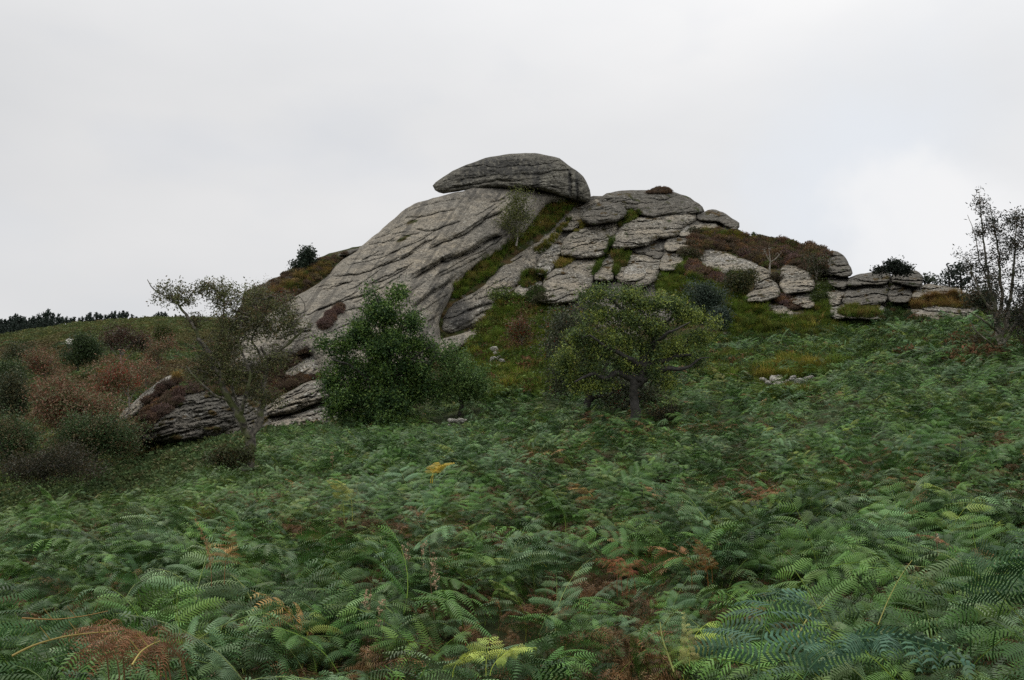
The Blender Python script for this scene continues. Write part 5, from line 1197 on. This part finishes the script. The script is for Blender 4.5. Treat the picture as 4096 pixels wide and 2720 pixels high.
# thicket on the left
T = 'terrain'
make_tree('rowan_tree', 'rowan full of red berries with a pale forked trunk beside the low outcrop', 'tree', 49.5,
    [[(129, 415, 0, .06), (130, 402, 0, .05), (129, 396, 0, .045)], [(129, 396, 0, .04), (126, 389, 0, .03), (128, 383, .1, .02), (131, 374, .1, .012)], [(130, 400, 0, .035), (132, 391, 0, .03), (139, 388, 0, .018)], [(129, 398, 0, .04), (122, 386, .2, .03), (118, 375, .2, .012)], [(128, 405, 0, .03), (118, 398, -.2, .02), (108, 392, -.2, .01)]],
    [(104, 375, 14, 12), (122, 372, 16, 12), (133, 380, 10, 8), (112, 385, 16, 10), (98, 388, 12, 9)], 230, 3400, .07, RST, RW, M_BARKP, seed=201, tip=.004, clump=.34, ground=False, elong=2.2, berries=3600, berry=(.45, .03, .02), shell=.1)
make_tree('rowan_tree', 'red-tinged rowan with many thin pale stems on the moor', 'tree', 78.0,
    [[(121, 364, 0, .09), (121, 357, 0, .08)], [(121, 358, 0, .07), (119, 348, 0, .05), (116, 338, 0, .03), (112, 333, 0, .012)], [(121, 358, 0, .07), (124, 348, 0, .05), (129, 338, .2, .03), (133, 331, .2, .012)], [(121, 360, 0, .06), (121, 345, .3, .05), (121, 335, .3, .02)], [(122, 358, 0, .05), (127, 347, -.4, .04), (133, 341, -.4, .015)], [(120, 360, 0, .05), (113, 350, -.4, .035), (107, 343, -.4, .012)], [(123, 363, 0, .05), (133, 352, .5, .03), (136, 342, .5, .012)]],
    [(122, 334, 18, 7), (136, 342, 14, 9), (112, 342, 12, 8), (146, 345, 9, 8)], 230, 5200, .10, [(.085, .042, .03), (.06, .038, .026), (.05, .045, .025)], [.4, .3, .3], M_BARKP, seed=202, tip=.010, clump=.35, ground=False, shell=.1)
bush('rowan_tree', 'wide reddish-brown rowan with berries low on the left', 62, 410, 50, 34, 46, .07, 16000, RST, RW, 203, M_BARKG, 420, 2600, 7, clump=.30, on=False, cat='tree', tip=.005, elong=2.2)
bush('holly_bush', 'large blackish-green bush at the left end of the low outcrop', 96, 430, 44, 34, 42, .065, 24000, DKG, [.35, .45, .2], 204, None, 420, 300, 6, clump=.28, on=False)
bush('oak_tree', 'rounded dark green tree amid the red rowans on the moor', 78, 352, 24, 20, 64, .085, 8000, [(.036, .060, .020), (.026, .046, .017), (.05, .075, .025)], [.4, .4, .2], 205, None, 220, 0, 4, clump=.3, on=False, cat='tree')
bush('rowan_tree', 'dull red rowan behind and left of the rounded dark green tree', 46, 365, 28, 16, 60, .075, 4800, RST, RW, 206, M_BARKG, 200, 500, 5, clump=.28, on=False, cat='tree')
bush('sallow_bush', 'grey-green willow bush at the left edge of the thicket', 14, 395, 26, 28, 50, .075, 9000, [(.050, .066, .030), (.038, .050, .026), (.075, .070, .03)], [.4, .4, .2], 207, None, 260, 0, 5, clump=.3, on=False)
bush('sallow_bush', 'low dark bush at the bottom of the left edge', 8, 440, 30, 26, 40, .06, 10000, DKG, [.3, .5, .2], 208, None, 220, 0, 5, clump=.25, on=False)
bush('sallow_bush', 'brown-green bush filling the hollow between the red rowan and the bracken', 44, 464, 62, 17, 37, .055, 12000, [(.06, .045, .024), (.04, .04, .02), (.03, .032, .018)], [.3, .35, .35], 209, None, 300, 0, 6, clump=.22, on=False)
bush('rowan_tree', 'small dull red rowan right of the rounded dark green tree', 158, 352, 18, 18, 66, .08, 2800, RST, RW, 210, M_BARKG, 130, 250, 4, clump=.26, on=False, cat='tree')
bush('hazel_bush', 'yellow-green bush on the upper moor right of the pale-stemmed rowan', 162, 333, 12, 10, 84, .10, 3000, [(.09, .10, .025), (.055, .07, .022)], [.5, .5], 211, None, 90, 0, 4, clump=.3, on=False)
bush('hazel_bush', 'olive shrub on the far left of the moor below the conifers', 18, 352, 18, 10, 90, .10, 3200, [(.045, .062, .025), (.06, .062, .025)], [.5, .5], 212, None, 90, 0, 4, clump=.35, on=False)
bush('oak_tree', 'green tree standing at the left edge between willow and moor', 6, 372, 16, 14, 58, .08, 4500, LG, LW, 213, None, 130, 0, 4, clump=.3, on=False, cat='tree')
bush('rowan_tree', 'thin rusty sapling left of the half-bare hawthorn', 146, 376, 14, 16, 54, .07, 1500, RST, RW, 214, M_BARKG, 90, 200, 3, clump=.2, on=False, cat='tree', stem_r=.03)
# on the tor and its skyline
def dat(u, v, k=-.15): return float(depth_at(u, v)) + k
bush('holly_tree', 'small upright holly alone on the skyline shoulder', 306, 256, 10, 12, dat(304, 268), .13, 2400, [(.030, .045, .028), (.022, .034, .022), (.045, .06, .035)], [.4, .4, .2], 220, None, 70, 0, 3, clump=.2, on=False, cat='tree', stem_r=.08)
bush('holly_bush', 'dark spreading holly leaning left at the foot of the small holly', 298, 265, 8, 5, dat(300, 270), .12, 700, [(.030, .045, .028), (.022, .034, .022)], [.5, .5], 221, None, 40, 0, 3, clump=.2, on=False)
make_tree('birch_tree', 'slender yellowing birch growing out of the gully on the great slab', 'tree', dat(517, 244, -1.0),
    [[(516, 246, 0, .09), (518, 236, 0, .07), (517, 225, 0, .06), (515, 212, 0, .04), (517, 196, 0, .02)], [(517, 232, 0, .04), (508, 222, 0, .03), (502, 212, 0, .015)], [(517, 222, 0, .04), (526, 212, 0, .02), (530, 202, 0, .012)]],
    [(520, 197, 14, 6), (514, 210, 13, 8), (507, 222, 9, 7), (524, 215, 9, 8), (514, 230, 9, 6)], 170, 4600, .10, [(.13, .145, .035), (.095, .11, .035), (.07, .08, .035)], [.4, .3, .3], M_BARKP, seed=22, tip=.009, clump=.35, ground=False)
bush('rowan_bush', 'bright green rowan sprawl on the ledge left of the lichen-speckled block', 503, 298, 15, 7, dat(503, 300, -.8), .11, 1800, [(.11, .15, .03), (.075, .11, .028), (.045, .07, .022)], [.4, .4, .2], 222, None, 80, 0, 4, clump=.35, on=False)
bush('rowan_tree', 'young rowan with red berries and a pale fork on the grassy bank', 522, 330, 20, 16, 57, .085, 2100, [(.10, .085, .03), (.06, .06, .025), (.11, .05, .03)], [.4, .35, .25], 223, M_BARKP, 130, 800, 4, clump=.25, on=False, cat='tree', stem_r=.05, tip=.006)
bush('elder_bush', 'dark bush in the shade behind the crown of the middle hawthorn', 562, 335, 18, 26, 50, .08, 5500, DKG, [.4, .4, .2], 224, None, 160, 300, 4, clump=.25, on=False)
bush('sallow_bush', 'grey-green sallow covering the pale slab corner behind the middle hawthorn', 702, 296, 20, 16, 60, .10, 4600, [(.070, .095, .070), (.045, .066, .048), (.032, .05, .034)], [.35, .35, .3], 225, None, 170, 0, 5, clump=.28, on=False)
bush('sallow_bush', 'smaller bluish sallow just right of the middle hawthorn crown', 722, 318, 13, 9, 57, .09, 2400, [(.055, .080, .062), (.036, .056, .040), (.028, .042, .03)], [.35, .35, .3], 226, None, 90, 0, 4, clump=.24, on=False)
bush('gorse_bush', 'round olive gorse bush with a dry yellow top on the ledge', 741, 281, 17, 14, dat(741, 290, -1.5), .10, 5200, [(.060, .068, .022), (.095, .075, .030), (.035, .042, .016)], [.4, .25, .35], 227, None, 160, 0, 4, clump=.3, on=False)
make_tree('birch_tree', 'bare white sapling forking in front of the heather brow', 'tree', dat(770, 270, -2.2),
    [[(770, 275, 0, .08), (770, 268, 0, .07), (770, 262, 0, .06)], [(770, 262, 0, .045), (766.5, 257, 0, .035), (764.5, 250, 0, .02)], [(770, 264, 0, .045), (774, 260.5, 0, .035), (779, 255, 0, .02)], [(770, 262, 0, .05), (771, 256, .1, .035), (769, 249, .1, .015)]],
    [(765, 251, 5, 4), (779, 254, 4, 4), (770, 250, 5, 4)], 44, 0, .08, RST, RW, M_BARKP, seed=228, tip=.010, ground=False, jit=.08)
bush('gorse_bush', 'tiny dark tuft on the skyline left of the heather brow', 754, 235, 2.2, 2.4, 83, .12, 160, DKG, [.4, .4, .2], 250, None, 14, 0, 2, clump=.12, on=False)
bush('birch_tree', 'thin dark-leaved sapling at the shaded end of the heather brow', 817, 266, 12, 15, dat(817, 280, -.6), .10, 1300, [(.045, .050, .022), (.032, .038, .018)], [.5, .5], 229, M_BARKG, 90, 0, 3, clump=.3, on=False, cat='tree', stem_r=.05, tip=.01)
bush('broom_bush', 'mossy green cushion bush at the foot of the gap, upper of two', 824, 288, 10, 5, dat(824, 289, -.7), .09, 2200, [(.050, .070, .015), (.032, .048, .013)], [.5, .5], 230, None, 60, 0, 3, clump=.22, on=False)
bush('broom_bush', 'mossy green cushion bush at the foot of the gap, lower of two', 820, 299, 9, 6, dat(820, 300, -.7), .09, 2200, [(.050, .070, .015), (.032, .048, .013)], [.5, .5], 231, None, 60, 0, 3, clump=.22, on=False)
bush('heather_bush', 'brownish bush in the notch left of the layered block', 776, 279, 8, 6, dat(776, 281, -.8), .09, 1600, [(.055, .040, .022), (.04, .036, .018)], [.5, .5], 232, None, 60, 0, 3, clump=.22, on=False)
bush('heather_bush', 'dark brown bush hanging left of the pale lichen slab', 690, 256, 13, 8, dat(690, 258, -.8), .10, 2400, [(.055, .045, .020), (.038, .034, .016), (.05, .06, .02)], [.4, .4, .2], 233, None, 90, 0, 4, clump=.26, on=False)
bush('holly_bush', 'dark rounded bush on top of the square stack', 893, 267, 9, 6, 66.5, .12, 2600, [(.020, .028, .018), (.014, .02, .014)], [.5, .5], 234, None, 70, 0, 3, clump=.22, on=False)
bush('holly_bush', 'low dark bush spilling right over the overhanging lens block', 904, 270, 6, 3.5, 66, .11, 900, [(.020, .028, .018), (.014, .02, .014)], [.5, .5], 235, None, 40, 0, 3, clump=.18, on=False)
bush('holly_bush', 'small scrubby bush at the left end of the square stack top', 879, 271, 6, 2.5, 66.5, .10, 600, [(.020, .028, .018), (.02, .022, .014)], [.5, .5], 236, None, 30, 0, 3, clump=.16, on=False)
YOUNG_PINES = True
bush('holly_bush', 'pale green low bush peeping over the skyline left of the young pine', 929, 281, 8, 4, 72, .12, 700, [(.05, .065, .04), (.035, .05, .03)], [.5, .5], 238, None, 40, 0, 3, clump=.22, on=False)
bush('sallow_bush', 'dark tangled bush under the tall sparse rowan', 1014, 322, 22, 22, 40, .05, 5600, DKG, [.35, .45, .2], 239, M_BARKG, 200, 0, 6, clump=.16, on=False)
bush('gorse_bush', 'dark scrub on the ledge end behind the tall sparse rowan', 984, 300, 18, 9, 58, .09, 5200, [(.045, .055, .03), (.035, .042, .024), (.08, .06, .035)], [.4, .4, .2], 251, None, 140, 0, 5, clump=.3, on=False)
bush('bramble_bush', 'russet bramble thicket at the foot of the tall sparse rowan', 985, 342, 18, 10, 38.5, .05, 3000, [(.08, .045, .025), (.05, .042, .022), (.04, .05, .02)], [.3, .4, .3], 240, M_BARKG, 120, 0, 5, clump=.14, on=False)
bush('bramble_bush', 'brown-green bramble around the foot of the half-bare hawthorn', 230, 458, 26, 9, 26.2, .045, 4600, [(.05, .06, .02), (.08, .055, .025), (.035, .045, .018)], [.4, .3, .3], 241, None, 120, 0, 5, clump=.12, on=False)
bush('bramble_bush', 'dark bramble on the right foot of the middle hawthorn', 664, 418, 20, 12, 31, .045, 4600, [(.04, .05, .02), (.06, .045, .022), (.028, .034, .016)], [.4, .3, .3], 242, None, 120, 0, 5, clump=.13, on=False)
bush('hawthorn_bush', 'small crooked bare shrub on the slab right of the half-bare hawthorn', 290, 316, 17, 16, 58, .06, 120, RST, RW, 243, M_BARKG, 70, 0, 4, clump=.2, on=False, stem_r=.05, tip=.009, jit=.2)
bush('rowan_bush', 'thin reddish shrub on the shoulder above the half-bare hawthorn', 284, 296, 12, 9, 62, .07, 500, [(.11, .05, .03), (.06, .045, .03)], [.5, .5], 244, M_BARKG, 60, 200, 4, clump=.22, on=False, stem_r=.04, tip=.008)
bush('rowan_bush', 'wispy leafless shrub on the skyline above the half-bare hawthorn', 266, 284, 9, 7, 64, .06, 120, RST, RW, 245, M_BARKG, 60, 0, 4, clump=.2, on=False, stem_r=.03, tip=.007)

# conifers of the plantation on the ridge
def conifer(seed, h=5.2, leaf=.28, col=(.030, .044, .034)):
    rs = np.random.RandomState(seed); C = []
    trunk = [(np.array([[0, 0, -.8], [.05, 0, h * .5], [0, 0, h]]), np.array([.10, .07, .015]))]
    z = h * .12
    while z < h * .98:
        f = 1 - z / h; ln = (.35 + 1.5 * f ** .75) * rs.uniform(.6, 1.15)
        for b in range(rs.randint(4, 7)):
            a = rs.uniform(0, 6.28); up = rs.uniform(.15, .55); n = max(5, int(ln * 16))
            t = rs.rand(n) ** .7
            q = np.c_[np.cos(a) * ln * t, np.sin(a) * ln * t, z + up * ln * t ** 1.4] + rs.normal(size=(n, 3)) * .13
            C.append(q)
            trunk.append((np.array([[0, 0, z], [math.cos(a) * ln, math.sin(a) * ln, z + up * ln]]), np.array([.02, .006])))
        z += rs.uniform(.28, .5)
    C.append(np.c_[rs.normal(0, .05, 12), rs.normal(0, .05, 12), h + rs.uniform(-.3, .25, 12)])
    C = np.vstack(C); cols = np.array(col) * rs.uniform(.7, 1.35, (len(C), 1))
    tv, tq = tube_mesh(trunk, 4)
    return mk_mesh('trunk', tv, tq, M_BARKD, True), leaf_mesh('crown', C, leaf, cols, M_LEAF, rs, .3, 2.2)
PR = [conifer(300 + i, h) for i, h in enumerate((5.2, 4.6, 5.8, 4.2, 5.0))]
rs = np.random.RandomState(9)
pines = []
for row, (d0, ua, ub, st) in enumerate(((188, -30, 190, 4.6), (180, -26, 70, 5.5), (172, -24, 40, 7))):
    u = ua
    while u < ub:
        vt = np.interp(u, [-30, 0, 15, 30, 37, 48, 58, 80, 100, 113, 122, 140, 150, 158, 170, 190], [318, 318, 314, 316, 311, 310, 316, 315, 313, 311, 312, 318, 317, 311, 317, 318]) + row * 7 + rs.uniform(-1.5, 3.5)
        if not (143 < u < 150 and row == 0): pines.append((u, vt, d0))
        u += st * rs.uniform(.6, 1.3)
for i, (u, vt, d0) in enumerate(pines):
    d = d0 + rs.uniform(-4, 4)
    x = (u - 512) / F * d * 1.0
    z = float(zt(x, d)); p = PR[rs.randint(5)]
    _, vb = proj(np.array([x, d, z]))
    hh = max(2.5, (vb - vt) * d / F)
    h0 = (5.2, 4.6, 5.8, 4.2, 5.0)[PR.index(p)]
    k = min(1.9, hh / h0)
    e = empty('conifer_tree', (x, d, z), 'dark blue-green conifer in the plantation row along the left ridge', 'tree', 'conifers of the plantation on the left ridge')
    kx = k * rs.uniform(.62, .95); e.scale = (kx, kx, k); e.rotation_euler = (0, 0, rs.uniform(0, 6.28))
    link('trunk', p[0], e); tag(link('crown', p[1], e), None, None, 'stuff')

for u, v, h, d, lb in ((949, 292, 2.0, 68, 'dark jagged young pine on the skyline, the left of two beyond the long layered slab'), (961, 293, 2.3, 68.5, 'jagged young pine on the skyline, the right and taller of two by the long slab')):
    b = P(u, v, d); t, c = conifer(int(u), h, .15, (.020, .030, .022))
    e = empty('pine_tree', tuple(b), lb, 'tree'); link('trunk', t, e); tag(link('crown', c, e), None, None, 'stuff')

# ------------------------------------------------------------------ single fronds, stalks and seed heads that stand out in the bracken
def frond_thing(name, label, u, v, d, yaw, size, col, cat='fern', n=1, spread=.12, tilt=0., **kw):
    size *= .68; kw['npair'] = int(kw['npair'] * .8)
    z0 = P(u, v, d)
    gz = float(zt(z0[0], z0[1])); 
    e = empty(name, (z0[0], z0[1], max(gz - .02, z0[2] - .36 * size)), label, cat)
    for i in range(n):
        V, Fq, Ft, S = frond_geo(900 + int(u) + i, **kw)
        S = np.clip(S, .5, 1.3) if kw.get('withered') else np.clip(S, .6, 1.5)
        cc = np.array(col) * np.random.RandomState(i + int(v)).uniform(.75, 1.2)
        me = mk_mesh('frond', V, [Fq, Ft], M_FROND, False, {'col': ('FLOAT_COLOR', rgba(np.clip(S * cc, 0, 1)))})
        o = link('frond', me, e); a = yaw + (i - (n - 1) / 2) * (1.9 / max(1, n - 1) if n > 1 else 0) + (random.uniform(-.3, .3) if n > 1 else 0)
        o.rotation_euler = (tilt, random.uniform(-.1, .1), a); o.scale = (size,) * 3
        o.location = (random.uniform(-spread, spread), random.uniform(-spread, spread), 0)
    return e
RUST = (.19, .095, .045)
frond_thing('bracken_plant', 'clump of rust-brown dead bracken at the lower left', 165, 628, 4.2, 1.4, 1.0, RUST, n=8, spread=.2, stem=.2, L=.6, npair=13, pl=.26, start=25, end=125, droop=.9, withered=.16)
frond_thing('bracken_plant', 'upright orange-brown dead frond above the dead clump', 230, 560, 6.6, 2.6, .72, (.27, .13, .06), n=2, stem=.3, L=.75, npair=13, pl=.24, start=5, end=30, droop=.35, withered=.15)
frond_thing('bracken_plant', 'golden-yellow frond standing out in the middle distance', 430, 468, 14.5, -1.2, 1.0, (.48, .36, .06), n=3, spread=.05, stem=.25, L=.6, npair=12, pl=.24, start=30, end=95, droop=.3)
frond_thing('bracken_plant', 'bright lime-green frond at the lower centre', 474, 645, 3.6, -1.3, .5, (.26, .32, .07), n=3, stem=.15, L=.55, npair=9, pl=.30, start=35, end=100, droop=.2, fine=.028)
frond_thing('bracken_plant', 'pale yellow frond standing on edge at the lower right', 695, 640, 4.1, .15, .55, (.34, .34, .13), n=1, stem=.05, L=.6, npair=14, pl=.14, start=2, end=25, droop=.3)
frond_thing('bracken_plant', 'dark orange-brown bush-like dead frond right of centre', 700, 562, 6.3, 1.0, .62, (.17, .075, .02), n=4, spread=.1, stem=.25, L=.6, npair=12, pl=.26, start=8, end=60, droop=.4, withered=.12)
frond_thing('bracken_plant', 'orange-brown withered frond lying flat at the right', 968, 545, 7.4, 1.3, .7, (.33, .14, .07), n=1, stem=.35, L=.8, npair=14, pl=.2, start=40, end=110, droop=.3, withered=.1)
frond_thing('bracken_plant', 'rusty curled fronds near the big green fronds on the right', 762, 500, 10.2, -.6, .8, (.24, .10, .05), n=4, stem=.35, L=.7, npair=12, pl=.24, end=120, droop=.6, withered=.25)
frond_thing('bracken_plant', 'reddish withered fronds in a dark hollow of the bracken', 622, 575, 5.9, .4, .55, (.22, .08, .035), n=4, stem=.35, L=.7, npair=12, pl=.24, end=120, droop=.6, withered=.3)
frond_thing('bracken_plant', 'pale yellow-green frond arching at the left edge of the bracken crest', 355, 505, 10.8, 2.0, .8, (.22, .23, .06), n=2, stem=.5, L=.7, npair=12, pl=.26, start=10, end=80, droop=.25)
frond_thing('bracken_plant', 'large deep green frond filling the right edge', 985, 600, 4.2, -1.9, 1.0, (.030, .075, .024), n=2, stem=.4, L=1.0, npair=14, pl=.46, start=25, end=95, droop=.3, fine=.032)
frond_thing('bracken_plant', 'broad green frond arching over the bottom right', 760, 655, 3.3, -1.35, .95, (.055, .115, .070), n=2, spread=.25, stem=.4, L=1.0, npair=14, pl=.42, start=35, end=112, droop=.3, fine=.032)

def stalk(label, pts, r=.006, col=(.30, .23, .07)):
    r *= .6
    p = np.array([P(*q) for q in pts]); L = np.r_[0, np.cumsum(np.linalg.norm(np.diff(p, axis=0), axis=1))]; t = np.linspace(0, L[-1], 16)
    q = np.stack([np.interp(t, L, p[:, i]) for i in range(3)], -1)
    for _ in range(3): q[1:-1] = (q[:-2] + 2 * q[1:-1] + q[2:]) / 4
    ch = [(q, np.linspace(r, r * .45, 16))]
    for k in (5, 9, 12):      # stumps of side stalks
        dv = nrm(np.array([[(-1) ** k * .3, -.2, .5]]))[0] * .07
        ch.append((np.array([q[k], q[k] + dv]), np.array([r * .5, r * .3])))
    V, Q = tube_mesh(ch, 6); c = V.mean(0)
    o = link('bracken_stalk', mk_mesh('bracken_stalk', V - c, Q, M_FROND, True, {'col': ('FLOAT_COLOR', rgba(np.tile(col, (len(V), 1))))})); o.location = c
    return tag(o, label, 'stalk')
stalk('yellow bare stalk lying along the lower left, the longer and lower one', [(12, 656, 3.55), (32, 645, 3.6), (65, 636, 3.7), (92, 633, 3.8), (118, 631, 3.9)], .0075)
stalk('orange-yellow bare stalk above the long yellow one at the lower left', [(22, 618, 4.2), (55, 620, 4.3), (85, 616, 4.4), (108, 611, 4.5)], .006, (.32, .20, .07))
stalk('pale yellow stalk curving up beside the dead clump', [(132, 665, 3.4), (140, 652, 3.5), (150, 645, 3.6), (160, 641, 3.7)], .006, (.40, .33, .10))
stalk('tall leaning yellow-green stalk in the right half of the bracken', [(878, 625, 4.4), (888, 600, 4.5), (898, 580, 4.6), (912, 560, 4.7)], .005, (.26, .25, .07))
stalk('thin yellow-green stalk arching out of the bottom right fronds', [(797, 640, 3.6), (803, 625, 3.7), (812, 612, 3.8), (825, 605, 3.9)], .006, (.26, .26, .07))
stalk('upright green stalk near the bottom centre right', [(674, 672, 3.1), (668, 655, 3.15), (662, 638, 3.2), (660, 622, 3.3)], .006, (.20, .22, .06))

def seedhead(label, u, v, d, seed):
    rs = np.random.RandomState(seed); b = P(u, v, d); e = empty('seed_head', tuple(b), label, 'seed head')
    q = np.array([[0, 0, -.55], [.01, 0, -.25], [rs.uniform(-.04, .04), 0, .14]])
    V, Q = tube_mesh([(q, np.array([.004, .003, .002]))], 5)
    link('stem', mk_mesh('stem', V, Q, M_FROND, True, {'col': ('FLOAT_COLOR', rgba(np.tile((.2, .12, .07), (len(V), 1))))}), e)
    C = np.repeat(np.c_[rs.normal(0, .015, 12), rs.normal(0, .015, 12), rs.uniform(-.12, .15, 12)], 7, 0) + rs.normal(size=(84, 3)) * .007
    tag(link('seeds', leaf_mesh('seeds', C, .016, np.tile((.42, .30, .19), (84, 1)) * rs.uniform(.7, 1.2, (84, 1)), M_FROND, rs, .2, 1.1), e), None, None, 'stuff')
for i, (u, v, lb) in enumerate(((407, 560, 'dry pinkish seed head left of centre, the leftmost of three close together'), (423, 556, 'dry pinkish seed head, the middle of three close together left of centre'), (433, 563, 'dry pinkish seed head, the rightmost of three close together left of centre'), (434, 590, 'dry seed head alone just below the group of three'),
                                (367, 608, 'dry seed head with pale pods at the lower left of centre'), (381, 620, 'dry seed head near the bottom left of centre beside pale pods'), (122, 668, 'woolly dry seed head at the very bottom left'), (793, 650, 'pale dry pods low in the bottom right fronds'), (938, 548, 'dry seed head at the right near the withered frond'), (332, 458, 'white fluffy seed head near the bracken crest'))):
    d = depth_at(u, v + 40, TB) * .9
    seedhead(lb, u, v, float(d), 500 + i)

# stones
stones('stone_bank', 'low bank of white lichen-covered stones under yellow grass right of the middle hawthorn', 'stones',
       [(757, 384, 4), (763, 380, 4.5), (770, 383, 4), (776, 379, 5), (783, 384, 4.5), (788, 380, 3.5), (793, 385, 4), (799, 382, 5), (805, 379, 4), (810, 377, 3.5), (781, 388, 4), (769, 388, 3.5), (804, 386, 4), (791, 377, 3)], 5, near=.9)
patch('grass', 'short grass and moss at the foot of the white stones', 'grass', [(750, 386), (770, 390), (800, 389), (818, 384), (820, 402), (750, 402)], 1.2, 91, .5, [G_GRN, G_RUST, G_DK], [.4, .2, .4])
patch('undergrowth', 'dark low scrub hanging between the white stones', 'scrub', [(752, 388), (770, 391), (800, 390), (818, 386), (820, 402), (750, 402)], .25, 92, .32, [G_GRN, H_RUST, G_DK], [.4, .25, .4])
patch('grass', 'yellow grass on top of the bank of white stones', 'grass', [(752, 380), (762, 370), (785, 364), (808, 366), (822, 374), (815, 378), (790, 379), (765, 382)], 2.2, 90, .9, [G_YEL, G_STRAW, G_GRN], [.5, .2, .3])
stones('stone_pile', 'small pile of white stones on the grassy bank below the young rowan', 'stones', [(497, 353, 4), (501, 356, 3.5), (494, 358, 3), (500, 361, 3.5), (496, 350, 3), (492, 361, 2.6), (498, 364, 3)], 4, near=2.2)
stones('stone_pile', 'few flat white stones on the crest of the bracken below the small dark green tree', 'stones', [(449, 424, 3), (455, 422, 3.5), (461, 420, 3), (466, 421, 2.5), (452, 420, 2.5)], 4, near=1.5, d=36)
stones('stone_pile', 'flat pale rock exposed on the upper left moor', 'stones', [(64, 345, 4), (70, 342, 5), (76, 340, 4.5), (80, 339, 3.5), (73, 344, 4)], 4, near=1.5)
